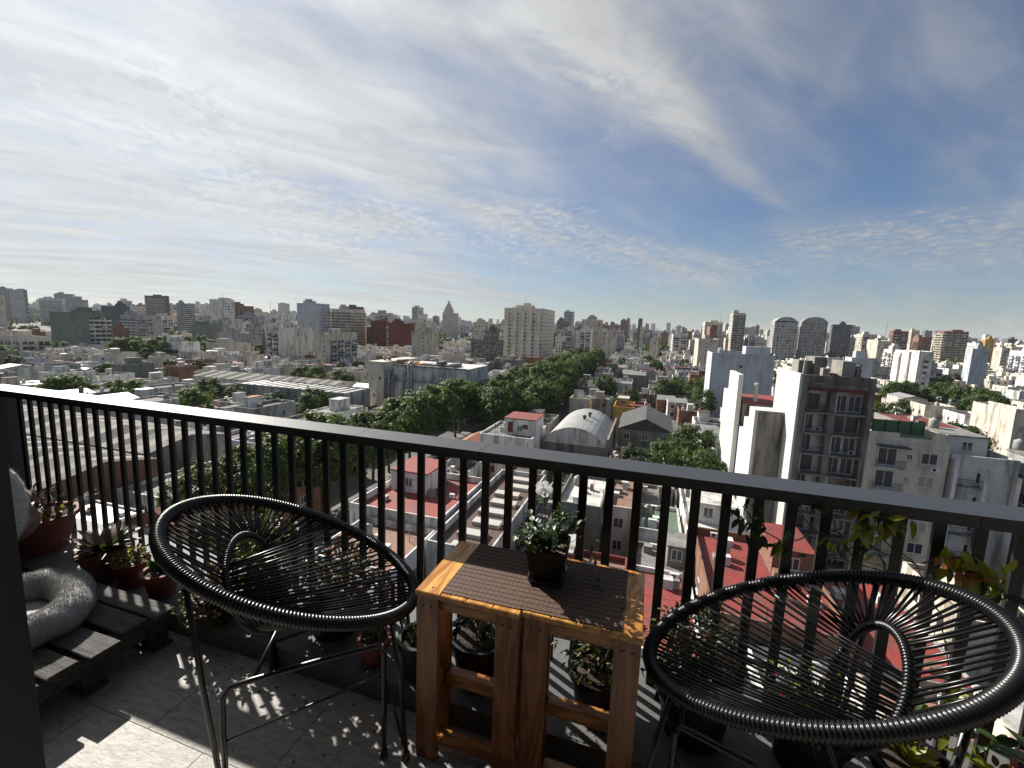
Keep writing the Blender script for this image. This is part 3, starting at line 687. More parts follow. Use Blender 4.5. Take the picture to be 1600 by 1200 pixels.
for q in range(n):
    a = [math.pi * (.18 + .64 * e / n) for e in (q, q + 1)]; P = [(w / 2 - R0 * math.cos(c), zc + R0 * math.sin(c) - .05) for c in a]
    b.quad((P[0][0], .02, 6.7), (P[1][0], .02, 6.7), (P[1][0], .02, P[1][1]), (P[0][0], .02, P[0][1]))
obj('gable_wall', b, WALLS['pale'], t)
for x, y in ((w * .55, 9), (w * .6, 13)):
    b = MB(); b.lathe([(.3, 0), (.3, .8), (.45, .85), (.45, 1.1), (.05, 1.3)], 8, (x, y, zc + R0 - .35)); obj('roof_vent', b, ROOFS['tar'], t)
# white three-storey house with red trim
t = house('white three storey house with red trim and ladder on its terrace', -30.5, -19.9, 77.6, 90, 8.4, 'white', 'grey', .5, 1, (4, 10.4, 3.5, 10, 3.2, 'red'), wins='')
REDF = WALLS['red']
window_set(t, [(2.2, 0, 5.8, 'S', .8, .8), (8.6, 0, 1.2, 'S', 1.4, 1.2), (2.6, 0, 1.4, 'S', 1.4, 1.2), (6.0, 0, 4.2, 'S', .9, .9)], frame=REDF, glass=mat('dark_red_shutter', (.10, .02, .018), .6))
window_set(t, [(5.2, 3.5, 9.0, 'S', .9, 1.9), (8.3, 3.5, 9.9, 'S', 1.0, .7)], frame=REDF, glass=mat('dark_red_shutter', (.10, .02, .018), .6))
b = MB()
for s in (0, .5): b.tube([(3.4 + s, -.12, 5), (3.4 + s, -.12, 10.8)], .035, 5)
for k in range(14): b.tube([(3.4, -.12, 5.3 + k * .4), (3.9, -.12, 5.3 + k * .4)], .025, 5)
obj('ladder', b, DARKM, t)
t = house('white house with red roof terrace beside the street corner', -33.5, -21.2, 42.6, 57, 7.0, 'white', 'red', .9, 0, (1.0, 6.5, 7.5, 13.6, 2.8, 'red'), wins='SE')
house('white corner house with tall parapet in front of the red terrace house', -31.0, -21.5, 33.0, 42.2, 6.0, 'white', 'clay', .8, 1, None, wins='SE')
house('long hall with brown roof and a row of white skylights', -20.7, -13.7, 38.4, 63, 6.6, 'pale', 'brown', .9, 0, None, wins='S', skyl=8, name='warehouse', cat='warehouse')
house('low house with bright red sheet roof below the long brown-roofed hall', -26.5, -19.0, 22.0, 32.4, 6.0, 'grey', 'red', .15, 0, None, wins='S')
house('house with glossy red terrace and white parapet ends', -.2, 5.2, 30.0, 41.5, 7.0, 'white', 'red', .5, 0, None, wins='S')
house('grey concrete patio roof between the houses', .2, 5.6, 42.0, 52.5, 4.2, 'conc', 'grey', .4, 0, (3.4, 5.3, 6.5, 10, 2.3, 'grey'), wins='S')
house('brick walled house with red painted roof terrace', 6.4, 16.8, 36.2, 52.5, 6.8, 'brick', 'red', .8, 1, (6.5, 10.0, 9.5, 15.5, 2.6, 'red'), wins='SW')
house('white house with a white sheet roof behind the brick walled house', 5.8, 13.2, 53.2, 70, 6.2, 'white', 'white', .5, 0, (1, 4.5, 4, 9, 2.4, 'white'), wins='SW')
house('low cream courtyard house with pale roof below the vine', 15.6, 24.5, 22.5, 34.0, 6.0, 'cream', 'clay', .6, 0, (5.5, 8.6, 5, 10, 2.4, 'white'), wins='SW')
house('white house with a plain white sheet roof beside the cream courtyard house', 9.0, 15.2, 24.0, 35.6, 5.4, 'white', 'white', .5, 1, None, wins='SW')
house('red sheet-roofed house at the foot of the beige block', 17.2, 24.0, 36.0, 50, 5.6, 'grey', 'red', .2, 0, None, wins='SW')
house('grey green walled house with a bright white roof terrace', -9.8, -4.2, 52.0, 64.0, 7.6, 'green', 'white', .7, 1, None, wins='SE')
house('pale two storey house with a tank between the halls', -4.0, -.3, 55.0, 70.0, 7.0, 'beige', 'clay', .5, 1, None, wins='SE')
house('small brick red walled patio house behind the potted plant', -9.6, -.6, 38.6, 47.0, 4.4, 'red', 'clay', .7, 0, (1, 3.5, 4, 8, 2.3, 'white'), wins='S')
house('dark sheet-roofed workshop behind the brown-roofed hall', -13.2, -10.2, 48.0, 66.0, 5.2, 'grey', 'tar', .3, 0, None, wins='S')
house('old dark stone-fronted workshop with arched gable', -5.4, 6.4, 99.0, 118, 8.0, 'conc', 'tar', 1.2, 0, None, wins='S', gable=True, name='workshop', cat='workshop')
house('pale concrete yard roof in front of the dark stone workshop', -5.6, 4.5, 88.5, 98.0, 3.6, 'white', 'grey', .5, 0, None, wins='S')
house('red roofed house beside the vaulted shed', -5.6, -1.8, 72.0, 88.0, 5.6, 'brick', 'red', .6, 1, None, wins='S')
house('ochre yellow house with a flat terrace', -8.6, -3.0, 126, 137, 7.5, 'ochre', 'red', .6, 0, (1, 4, 3, 8, 2.5, 'white'), wins='S')
house('red tiled pavilion with white walls under the avenue trees', -35.6, -31.2, 78, 86, 6.2, 'white', 'tile', .1, 0, None, wins='S', gable=True)
house('pale blue house with white arched windows beside the avenue', -71.0, -56.0, 58.0, 72.0, 7.0, 'blue', 'grey', .7, 1, None, wins='SE')
house('terracotta roofed corner house between the avenue and the shed', -58.0, -47.0, 33.0, 44.0, 5.4, 'cream', 'tile', .2, 0, None, wins='SE', gable=True)
house('house with pale red awning roof by the avenue', -56.0, -47.5, 46.0, 54.0, 5.0, 'brick', 'red', .3, 1, None, wins='SE')
house('white-walled house with a silver sheet roof beyond the near shed wall', -71.0, -59.0, 24.0, 36.0, 5.0, 'white', 'metal', .3, 1, None, wins='SE')
house('low white house with a bare patio by the near shed wall', -71.0, -60.0, 40.0, 54.0, 4.4, 'white', 'grey', .5, 0, None, wins='SE')
house('white stepped house with sunlit side walls beyond the beige block', 35.6, 42.0, 64.5, 75, 15.6, 'pale', 'grey', .9, 1, (1, 5, 3, 8, 2.6, 'grey'), wins='SW')
house('grey stained tall house with fins coloured as sunlit strips beside the stepped house', 42.6, 53.0, 61.0, 74, 14.0, 'grey', 'grey', .9, 1, (1.5, 6, 4, 9, 2.6, 'grey'), wins='SW')
pr_, qr_ = at_h(1366, 645, 13.0), at_h(1462, 670, 13.0)
house('house with long red sheet roof behind the green roof terrace', pr_.x, max(pr_.x + 9, qr_.x), qr_.y, pr_.y, 13.0, 'conc', 'red', .2, 0, None, wins='S')

# globe street lamp by the kerb
p = at_h(577, 826, 5.2); t = thing('street_lamp', 'street lamp with a white globe by the yellow kerb', 'street lamp', (p.x, p.y, GZ))
b = MB(); b.tube([(0, 0, 0), (0, 0, 4.85)], [.07, .05], 8); obj('pole', b, DARKM, t)
b = MB(); b.lathe([(.06, 4.8), (.22, 4.95), (.30, 5.2), (.22, 5.45), (.01, 5.52)], 14); obj('globe', b, mat('white_globe', (.7, .7, .68), .4), t, smooth=True)

house('small house with a green painted roof terrace between the patios', .1, 5.4, 53.4, 61.5, 5.4, 'pale', 'green', .5, 1, None, wins='SE')
house('grey patio house with stained concrete roof behind the green terrace', -.1, 5.4, 62.0, 72.0, 4.6, 'conc', 'grey', .5, 0, (3, 5, 4, 9, 2.3, 'metal'), wins='SE')
house('plain cream house with clay roof terrace by the dark tree', -.6, 5.2, 72.6, 79.0, 5.0, 'cream', 'clay', .5, 0, None, wins='S')

# fins coloured white as sunlit wall strips, and balconies on the two tall houses at the right
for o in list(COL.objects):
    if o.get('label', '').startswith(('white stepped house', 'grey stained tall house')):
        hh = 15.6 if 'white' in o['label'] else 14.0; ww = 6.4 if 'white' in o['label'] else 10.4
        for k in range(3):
            b = MB(); x = .05 + k * (ww - .5) / 2; b.box(x, -.9, 0, x + .35, -.02, hh + .4 - .7 * k); obj('lit_strip_fin', b, WALLS['white'], o)
        for k in range(4):
            z = hh - 2.7 - k * 3.0; b = MB(); b.box(.42, -.75, z - .15, ww * .48, -.02, z); obj('balcony_slab', b, WALLS['conc'], o)
            b = MB(); b.box(.42, -.74, z + .85, ww * .48, -.70, z + .9)
            for q in range(12): x = .5 + q * (ww * .48 - .6) / 11; b.box(x, -.735, z, x + .025, -.705, z + .85)
            obj('balcony_railing', b, DARKM, o)

# ------------------------------------------------------------ street trees
def tree_meshes(rnd, R0, H0, nclump, nleaf, size, seed_h=0.42):
    tr = MB(); tr.tube([(0, 0, 0), (.1, .05, H0 * .2), (-.05, .1, H0 * .42), (.1, 0, H0 * .62)], [.30, .24, .18, .08], 8)
    for k in range(6):
        a = k * 1.05 + rnd.random() * .5; r = R0 * rnd.uniform(.5, .75); z0 = H0 * rnd.uniform(.28, .42)
        tr.tube([(0, 0, z0), (math.cos(a) * r * .5, math.sin(a) * r * .5, z0 + H0 * .14), (math.cos(a) * r, math.sin(a) * r, z0 + H0 * .32)], [.13, .09, .03], 6)
    cr = MB(); zc = H0 * .64; hz = H0 * .36
    for k in range(nclump):
        while True:
            p = Vector((rnd.uniform(-1, 1), rnd.uniform(-1, 1), rnd.uniform(-1, 1)))
            if .25 < p.length < 1: break
        p = p.normalized() * (p.length ** .45) * rnd.uniform(.82, 1.08)
        c = Vector((p.x * R0, p.y * R0, zc + p.z * hz)); cs_ = R0 * rnd.uniform(.12, .30)
        for q in range(nleaf):
            o = Vector((rnd.gauss(0, .5), rnd.gauss(0, .5), rnd.gauss(0, .42))) * cs_
            nrm = (o.normalized() * .9 + p * .5 + Vector((rnd.uniform(-.6, .6), rnd.uniform(-.6, .6), rnd.uniform(0, .9)))).normalized()
            a = nrm.orthogonal().normalized(); a = (a * math.cos(q) + nrm.cross(a) * math.sin(q)).normalized(); bb = nrm.cross(a); s = size * rnd.uniform(.6, 1.3)
            cc = c + o; cr.quad(cc - a * s * .5 - bb * s * .32, cc + a * s * .1 - bb * s * .42, cc + a * s * .6 + bb * s * .05, cc - a * s * .1 + bb * s * .42)
    return tr.mesh('trunk', BARK), cr
TV = []
for i, (R0, H0, nc, nl, sz) in enumerate(((4.6, 12.5, 84, 66, .48), (5.2, 13.5, 92, 68, .50), (3.9, 10.5, 66, 60, .44), (3.0, 7.5, 50, 58, .38))):
    tm, cr = tree_meshes(RND, R0, H0, nc, nl, sz); TV.append((tm, cr.mesh('crown', LEAF if i != 2 else LEAFD), H0, R0))
def tree(x, y, v, label, group=None, s=1.0, z=GZ):
    t = thing('tree', label, 'tree', (x, y, z), group, RND.random() * 6.28); t.scale = (s, s, s * RND.uniform(.92, 1.08))
    link('trunk', TV[v][0], t); link('crown', TV[v][1], t); return t
AVE = 'street trees along the avenue'
y = 53
while y < 330:
    for s in (-1, 1):
        if s == 1 and y < 96: continue
        tree(-41.5 + s * RND.uniform(5.4, 6.6), y + RND.uniform(-2, 2), RND.choice((0, 1, 1, 2)), ('full green plane tree of the avenue row, ' + ('across from' if s < 0 else 'nearest to') + (' the white house with the ladder' if y < 100 else ' the barrel-vaulted shed' if y < 160 else ' the blocks below the beige tower' if y < 240 else ' the far end of the avenue')), AVE, RND.uniform(.95, 1.18))
    y += 6.9
y = 104
for k in range(8): tree(-30 + RND.uniform(-1.5, 1.5) , 112 + k * 9, RND.choice((0, 1)), 'broad green tree filling the gap behind the avenue row', AVE, RND.uniform(.9, 1.1))
NEAR_T = [(-50.0, 45.5, 1, .95, 'bushy green tree growing before the pale blue house'), (-53.0, 38.5, 0, .9, 'bushy green tree beside the near shed wall'), (-36.0, 27.5, 0, .85, 'rounded tree seen past the chair by the terracotta pots'), (-29.0, 21.5, 2, .85, 'dark tree in the yard under the terracotta pots'),
 (-88, 98, 1, .85, 'lone round tree before the stained shed wall'), (-126, 97, 0, .85, 'round tree at the end of the long striped shed'), (-118, 99, 2, .85, 'smaller round tree beside the long striped shed'),
 (4.5, 82, 1, .72, 'bright green tree below the blue-grey party wall'), (10.5, 80, 0, .8, 'bright green tree beside the stepped white wings'), (-1.0, 79.5, 2, .85, 'dark tree behind the white sheet-roofed house'), (9.5, 92, 1, .85, 'tall bright tree before the broad blue-grey party wall'),
 (-12.6, 72, 3, .62, 'small yellow-green tree in a yard by the vaulted shed'), (44, 122, 2, 1.3, 'dark tree behind the long red sheet roof'), (52, 126, 0, 1.15, 'dense green tree next to the dark tree behind the red roof'), (66, 118, 1, 1.0, 'wide green tree beyond the cream building with bare wall')]
for x, y, v, s, lb in NEAR_T: tree(x, y, v, lb, None, s)
def tree_px(u, v, h, var, lb, grp, s=1.0):
    p = at_h(u, v, h); tree(p.x, p.y, var, lb, grp, s)
for u in range(186, 332, 13): tree_px(u, 534 + RND.uniform(-4, 5), 11, RND.choice((0, 1)), 'tree in the dense park clump before the plain mid-grey building', 'park trees before the grey building', 1.1)
for u, v in ((36, 512), (55, 510), (8, 549), (20, 556), (120, 600), (105, 603), (300, 622), (90, 606)): tree_px(u, v, 9, RND.choice((0, 2)), 'tree between the low roofs near the grey-green block', 'scattered trees near the grey-green block', .95)
for u, v in ((1402, 612), (1418, 608), (1436, 617), (1462, 618), (1480, 616), (1500, 622), (1520, 625), (1410, 628), (1545, 630)): tree_px(u, v, 9, RND.choice((0, 2, 1)), 'tree in the green strip behind the beige block', 'trees behind the beige block', 1.0)
for u, v in ((1440, 585), (1455, 580), (1475, 585), (1490, 583), (1425, 583)): tree_px(u, v, 11, 2, 'dark tree standing at the foot of the white wall blades', 'dark trees by the white wall blades', 1.1)
for u, v in ((1000, 556), (1012, 560), (972, 560), (960, 567), (930, 592), (945, 598), (965, 610), (985, 607), (1040, 600), (1060, 598), (1085, 604), (1098, 600), (1025, 570), (1070, 566), (940, 545), (925, 540), (934, 532), (990, 536), (1075, 536), (1088, 533), (690, 525), (712, 527), (745, 522), (770, 524), (880, 533), (560, 560), (470, 577), (495, 582), (535, 588), (405, 543), (1130, 530)): tree_px(u, v, 8.5, RND.choice((0, 2, 3, 1)), 'small tree standing among the low roofs', 'small trees among the low roofs', .85)

# ------------------------------------------------------------ low houses filling the blocks
WKEYS = ['white'] * 4 + ['cream'] * 3 + ['grey', 'grey', 'conc', 'brick', 'pale', 'pale', 'beige', 'beige', 'conc', 'brick', 'green', 'blue']
RKEYS = ['grey'] * 6 + ['white'] * 2 + ['metal'] * 4 + ['red'] * 2 + ['tile'] + ['clay'] * 2 + ['tar'] * 4 + ['brown'] * 2
WORD = {'white': 'white', 'cream': 'cream', 'grey': 'grey', 'pale': 'pale grey', 'beige': 'beige', 'conc': 'bare concrete', 'brick': 'brick', 'green': 'grey-green', 'blue': 'blue-grey'}
RWORD = {'grey': 'flat grey roof', 'white': 'flat white roof', 'metal': 'silver sheet roof', 'red': 'flat red roof', 'tile': 'terracotta pitched roof', 'clay': 'clay-coloured roof terrace', 'tar': 'black tarred roof', 'brown': 'dark brown roof'}

cands = []
yy = 22.0
while yy < 620:
    dep = RND.uniform(8, 13) if yy < 200 else RND.uniform(9, 16)
    half = 1.45 * yy + 60; xx = -1.95 * yy - 70
    while xx < .80 * yy + 60:
        ww = RND.uniform(5.5, 9.0) if yy < 200 else RND.uniform(6, 12)
        p = to_px((xx + ww / 2, yy, GZ + 5))
        if p and -60 < p[0] < 1660 and 520 < p[1] < 1230: cands.append((xx, xx + ww - .1, yy, yy + dep - RND.uniform(.2, 2.0), p))
        xx += ww
    yy += dep
AVE_T = [(-50.5, -32.5, 60, 340)]
houses = 0; far = MB(); FARM = [WALLS['white'], WALLS['cream'], WALLS['pale'], ROOFS['grey'], ROOFS['white'], ROOFS['red'], ROOFS['metal'], GLASSM, WALLS['beige'], ROOFS['tar'], ROOFS['clay']]
def in_street(x0, x1, y0, y1):
    for s in STREET_X:
        if x0 < s + 6.8 and x1 > s - 6.8: return True
    for s in STREET_Y:
        if y0 > 130 and y0 < s + 5 and y1 > s - 5: return True
    return False
for x0, x1, y0, y1, p in cands:
    if in_street(x0, x1, y0, y1) or taken(x0, x1, y0, y1): continue
    if x0 < -24 and x1 > -38 and 104 < y0 < 186: continue
    dist = math.hypot(x0, y0); h = RND.uniform(3.6, 6.8) if RND.random() < .8 else RND.uniform(6.8, 9.5)
    if dist > 300 and RND.random() < .12: continue
    w, d = x1 - x0, y1 - y0; wl, rf = RND.choice(WKEYS), RND.choice(RKEYS)
    if y0 < 60 and rf == 'metal': rf = RND.choice(('red', 'grey', 'white'))
    if houses < 292 and dist < 330:
        houses += 1; FOOT.append((x0, x1, y0, y1))
        lb = 'low %s house with %s' % (WORD[wl], RWORD[rf]); tank = RND.random() < .4; up = RND.random() < .45
        if tank: lb += ', tank'
        if up: lb += ', roof room'
        t = thing('house', lb + (' among the dense roofs' if not (tank or up) else ' on top'), 'house', (x0, y0, GZ), 'low houses filling the blocks')
        b = MB(); b.box(0, 0, 0, w, d, h - .1)
        if rf in ('tile', 'metal') and RND.random() < .7:
            obj('wall', b, WALLS[wl], t); r = MB(); rr = RND.uniform(.5, 1.3)
            if RND.random() < .5:
                r.quad((-.15, -.15, h - .1), (w / 2, -.15, h + rr), (w / 2, d + .15, h + rr), (-.15, d + .15, h - .1)); r.quad((w / 2, -.15, h + rr), (w + .15, -.15, h - .1), (w + .15, d + .15, h - .1), (w / 2, d + .15, h + rr)); r.tri((0, 0, h - .1), (w, 0, h - .1), (w / 2, 0, h + rr - .03))
            else:
                r.quad((-.15, -.15, h - .1), (w + .15, -.15, h - .1), (w + .15, d / 2, h + rr), (-.15, d / 2, h + rr)); r.quad((-.15, d / 2, h + rr), (w + .15, d / 2, h + rr), (w + .15, d + .15, h - .1), (-.15, d + .15, h - .1)); r.tri((0, 0, h - .1), (0, d / 2, h + rr - .03), (0, d, h - .1)); r.tri((w, 0, h - .1), (w, d, h - .1), (w, d / 2, h + rr - .03))
            obj('roof', r, ROOFS[rf], t)
        else:
            pr = RND.uniform(.3, .9)
            for q in ((0, 0, w, .18), (0, d - .18, w, d), (0, .18, .18, d - .18), (w - .18, .18, w, d - .18)): b.box(q[0], q[1], h - .1, q[2], q[3], h + pr)
            obj('wall', b, WALLS[wl], t); r = MB(); r.box(.18, .18, h - .1, w - .18, d - .18, h + .02); obj('roof', r, ROOFS[rf], t)
            if up:
                a0 = RND.uniform(.3, w * .5); c0 = RND.uniform(.3, d * .5); a1 = a0 + w * RND.uniform(.25, .45); c1 = c0 + d * RND.uniform(.2, .45); uh = RND.uniform(2.2, 3.0)
                b = MB(); b.box(a0, c0, h + .02, a1, c1, h + uh); obj('roof_room', b, WALLS[RND.choice(('white', wl, 'cream'))], t)
                b = MB(); b.box(a0 - .1, c0 - .1, h + uh, a1 + .1, c1 + .1, h + uh + .15); obj('roof', b, ROOFS[RND.choice(RKEYS)], t)
        if rf not in ('tile', 'metal'):
            for q in range(RND.randrange(1, 5)):
                o = link('roof_fitting', UNIT[RND.randrange(4)], t, (RND.uniform(.4, w - 1.3), RND.uniform(.4, d - 1.3), h + .02)); o.scale = (RND.uniform(.3, .9), RND.uniform(.3, .9), RND.uniform(.4, 1.5))
        if tank: link('water_tank', TANK, t, (w * .8, d * .8, h + .0 if rf not in ('tile', 'metal') else h + .35))
        if dist < 190:
            wn = MB(); n = max(1, int(w / 2.8))
            for k in range(n):
                a = w * (k + .5) / n
                if RND.random() < .75: wn.box(a - .5, -.03, 1.0, a + .5, .02, 2.3)
                if h > 5.6 and RND.random() < .75: wn.box(a - .5, -.03, 3.9, a + .5, .02, 5.0)
            if y0 * 0 + 1 and d > 6:
                for k in range(2):
                    c = d * (.3 + .4 * k)
                    for xs in (0, w): wn.box(xs - .03, c - .4, h - 2.3, xs + .03, c + .4, h - 1.2)
            if wn.f: o = obj('windows', wn, GLASSM, t); o['kind'] = 'stuff'
    else:
        if RND.random() < .14: continue
        m = RND.choice((0, 0, 1, 2, 8)); rt = RND.choice((3, 3, 9, 9, 4, 5, 6, 6, 10)); hh = GZ + h
        far.box(x0, y0, GZ, x1, y1, hh - .6, m, top=rt)
        far.box(x0, y0, hh - .6, x1, y0 + .25, hh, m); far.box(x0, y0 + .25, hh - .6, x0 + .25, y1, hh, m); far.box(x1 - .25, y0 + .25, hh - .6, x1, y1, hh, m)
        for q in range(RND.randrange(0, 4)):
            ax, ay = RND.uniform(x0 + .3, x1 - 2.5), RND.uniform(y0 + .5, y1 - 2.5); far.box(ax, ay, hh - .6, ax + RND.uniform(.8, w * .4), ay + RND.uniform(.8, d * .4), hh + RND.uniform(.2, 2.6), RND.choice((m, m, 0, 8)), top=RND.choice((3, 9, 4, 6)))
        for q in range(int(w / 3)):
            if RND.random() < .7: far.box(x0 + 3 * q + .8, y0 - .05, hh - 2.6, x0 + 3 * q + 1.9, y0 + .02, hh - 1.3, 7)
        xs = x1 if x0 < 0 else x0
        for q in range(int(d / 4)):
            if RND.random() < .5: far.box(xs - .05, y0 + 4 * q + .8, hh - 2.6, xs + .05, y0 + 4 * q + 1.8, hh - 1.4, 7)
tag(obj('far_low_roofs', far, FARM), None, None, kind='stuff')

n_t = 0
for k in range(4000):
    u, v = (RND.uniform(0, 560) if RND.random() < .6 else RND.uniform(880, 1560)), RND.uniform(548, 640); p = at_h(u, v, 6)
    if n_t >= 46: break
    if taken(p.x - .5, p.x + .5, p.y - .5, p.y + .5, .15) or abs(p.x + 41.5) < 9: continue
    n_t += 1; tree(p.x, p.y, RND.choice((0, 2, 3, 3)), 'small tree standing among the low roofs', 'small trees among the low roofs', RND.uniform(.7, .95))

# ------------------------------------------------------------ apartment blocks out to the skyline
TW = {'white': 5.5, 'cream': 4, 'grey': 4.5, 'pale': 5, 'beige': 4, 'blue': 1.5, 'brick': 2.0, 'conc': 2, 'dark': 1.0}
def pick(dct):
    r = RND.random() * sum(dct.values())
    for k, v in dct.items():
        r -= v
        if r <= 0: return k
STW = {'grid': 'small windows', 'balc': 'stacked balconies', 'band': 'balcony bands', 'few': 'a near-blank wall', 'blank': 'a blank wall'}
specs = []
for k in range(2600):
    u = RND.uniform(-40, 1640) if RND.random() < .75 else RND.uniform(-40, 700); D_ = 240 * (3200 / 240) ** (RND.random() ** 1.0)
    d = ray(u, 520); c = RC.transposed() @ d; t_ = D_ / -c.z; x, y = d.x * t_, d.y * t_
    w, dp = RND.uniform(10, 22), RND.uniform(12, 26)
    base = 17 + 13 * RND.random()
    if RND.random() < .20: base += RND.uniform(4, 16)
    if D_ > 900 and RND.random() < .15: base += RND.uniform(8, 32)
    if u < 560: base *= 1.0 + .22 * min(1, D_ / 900)
    if D_ < 420: base = min(base, 25) * .95; 
    if D_ < 420 and 700 < u < 1110 and RND.random() < .65: continue
    if D_ < 330 and RND.random() < .5: continue
    specs.append((D_, u, x, y, w, dp, base))
KEYS.append((180, 335, 312)); specs.sort()
nind = 0; farb = MB(); FBM = [WALLS[k] for k in ('white', 'cream', 'grey', 'pale', 'beige', 'blue', 'brick', 'dark')] + [GLASSM, ROOFS['grey']]
for D_, u, x, y, w, dp, h in specs:
    x0, x1, y0, y1 = x - w / 2, x + w / 2, y, y + dp
    if D_ < 1500 and taken(x0, x1, y0, y1, 3): continue
    pu = 12 + F_PX * w / D_ / 1.5
    for kl, kr, kd in KEYS:
        if u + pu > kl and u - pu < kr and D_ < kd + 10: h = 0 if kd < 460 else min(h, 30 - 46 * D_ / F_PX); break
    if -52 < x < -28 and y < 360: continue
    if h < 8: continue
    if nind < 290:
        nind += 1; wl = pick(TW); ss = RND.choice(('grid', 'balc', 'band', 'grid', 'balc', 'few')); ls = RND.choice(('blank', 'few', 'grid', 'balc', 'grid'))
        side = 'E' if x < 0 else 'W'
        lb = '%s %s block with %s in front and %s beside' % ('tall' if h > 32 else ('mid-rise' if h > 21 else 'low'), {'dark': 'slate'}.get(wl, WORD.get(wl, wl)), STW[ss], STW[ls])
        block('apartment_building', lb, x0, x1, y0, y1, h, wl, {'S': ss, side: ls}, RND.choice(('grey', 'grey', 'clay', 'white', 'tar')), 'apartment blocks across the city', RND.choice(('white', 'pale', wl)), parts=False)
    else:
        m = {'white': 0, 'cream': 1, 'grey': 2, 'pale': 3, 'beige': 4, 'blue': 5, 'brick': 6, 'dark': 7, 'conc': 2}[pick(TW)]
        if D_ < 1500: FOOT.append((x0, x1, y0, y1))
        farb.box(x0, y0, GZ, x1, y1, GZ + h, m, top=9)
        farb.box(x0 + w * .2, y0 + dp * .2, GZ + h, x0 + w * RND.uniform(.4, .7), y0 + dp * .7, GZ + h + RND.uniform(2, 5), m, top=9)
        if RND.random() < .6:
            n = int(h / 2.9)
            for q in range(2, n):
                z = GZ + q * 2.9
                farb.quad((x0 + w * .1, y0 - .15, z), (x1 - w * .1, y0 - .15, z), (x1 - w * .1, y0 - .15, z + 1.5), (x0 + w * .1, y0 - .15, z + 1.5), 8)
                xs = x1 + .15 if x < 0 else x0 - .15
                if RND.random() < .8:
                    p4 = [(xs, y0 + dp * .15, z), (xs, y0 + dp * .85, z), (xs, y0 + dp * .85, z + 1.4), (xs, y0 + dp * .15, z + 1.4)]
                    farb.quad(*(p4 if x < 0 else p4[::-1]), 8)
tag(obj('distant_city_blocks', farb, FBM), None, None, kind='stuff')
# far horizon mass of the city
ft = MB()
for k in range(3200):
    u = RND.uniform(-60, 1660); D_ = RND.uniform(1500, 5200); d = ray(u, 520); c = RC.transposed() @ d; t_ = D_ / -c.z
    x, y = d.x * t_, d.y * t_; w = RND.uniform(9, 24); h = RND.uniform(14, 36) + (RND.uniform(0, 40) if RND.random() < .08 else 0)
    ft.box(x - w / 2, y, GZ, x + w / 2, y + 20, GZ + h, RND.choice((0, 0, 1, 2, 3, 3, 4, 4, 5, 6)), top=9)
tag(obj('horizon_city', ft, FBM), None, None, kind='stuff')
b = MB()
for k in range(900):
    u = RND.uniform(-40, 1640); D_ = RND.uniform(420, 2600); d = ray(u, 520); c = RC.transposed() @ d; t_ = D_ / -c.z; x, y = d.x * t_, d.y * t_
    for q in range(26):
        o = Vector((RND.gauss(0, 3), RND.gauss(0, 3), 6 + RND.gauss(0, 2.2))); s = RND.uniform(1.2, 2.4); n_ = Vector((RND.gauss(0, 1), RND.gauss(0, 1) - .5, RND.random())).normalized(); a = n_.orthogonal().normalized(); e = n_.cross(a); cc = Vector((x, y, GZ)) + o
        b.quad(cc - a * s - e * s * .7, cc + a * s - e * s * .6, cc + a * s * .8 + e * s * .7, cc - a * s * .9 + e * s * .6)
tag(obj('far_tree_clumps', b, LEAFD), None, None, kind='stuff')
# radio masts on the skyline
for u, v, D_ in ((347, 459, 900), (1387, 503, 900), (1127, 490, 1500), (422, 468, 900)):
    d = ray(u, v); c = RC.transposed() @ d; t_ = D_ / -c.z; x, y, z = d.x * t_, d.y * t_, EYE + d.z * t_
    b = MB(); b.tube([(0, 0, 0), (0, 0, z - GZ)], [.55, .2], 5); tag(obj('radio_mast', b, DARKM, None, (x, y, GZ)), 'thin lattice radio mast rising above the skyline', 'mast', 'radio masts on the skyline')

# ------------------------------------------------------------ air over the city
HZ = bpy.data.materials.new('city_haze'); HZ.use_nodes = True; hn = HZ.node_tree; hn.nodes.clear()
vo = hn.nodes.new('ShaderNodeVolumePrincipled'); vo.inputs['Color'].default_value = (.86, .92, 1.0, 1); vo.inputs['Density'].default_value = 0.00005; vo.inputs['Anisotropy'].default_value = 0.0
ho = hn.nodes.new('ShaderNodeOutputMaterial'); hn.links.new(vo.outputs[0], ho.inputs['Volume'])
b = MB(); b.box(-6700, -700, GZ - 1, 6700, 7100, 110); tag(obj('haze', b, HZ), None, None, kind='stuff')

# ------------------------------------------------------------ our own building and the balcony
OWN = wallmat('own_facade_render', (0.07, 0.07, 0.072), 0.8)  # unseen facade, toned dark to cut light bounced onto the balcony
t = thing('apartment_building', 'dark rendered building that carries the balcony', 'building', (0, -.4, GZ))
b = MB(); b.box(-9, -11, 0, 9, 0, -GZ + 5.5); obj('wall', b, OWN, t)
b = MB(); b.box(-4.9, -.05, -GZ - .25, 3.6, 2.42, -GZ - .012); obj('balcony_slab', b, WALLS['conc'], t)
b = MB(); b.box(-4.9, 0, -GZ + 2.6, 3.6, 1.0, -GZ + 2.8); obj('added_shade_slab', b, OWN, t)  # unseen slab, added overhead to cut sky light on the balcony
b = MB(); b.box(-4.98, .0, -GZ - .25, -4.905, 2.33, -GZ + 2.59); b.box(-4.905, 2.18, -GZ + .1, -4.83, 2.33, -GZ + 2.59); obj('shading_partition', b, OWN, t)
b = MB(); b.box(2.75, .0, -GZ + .0, 2.87, 2.40, -GZ + 2.59); obj('shading_partition', b, OWN, t)  # unseen wall, added to block ambient light from this side
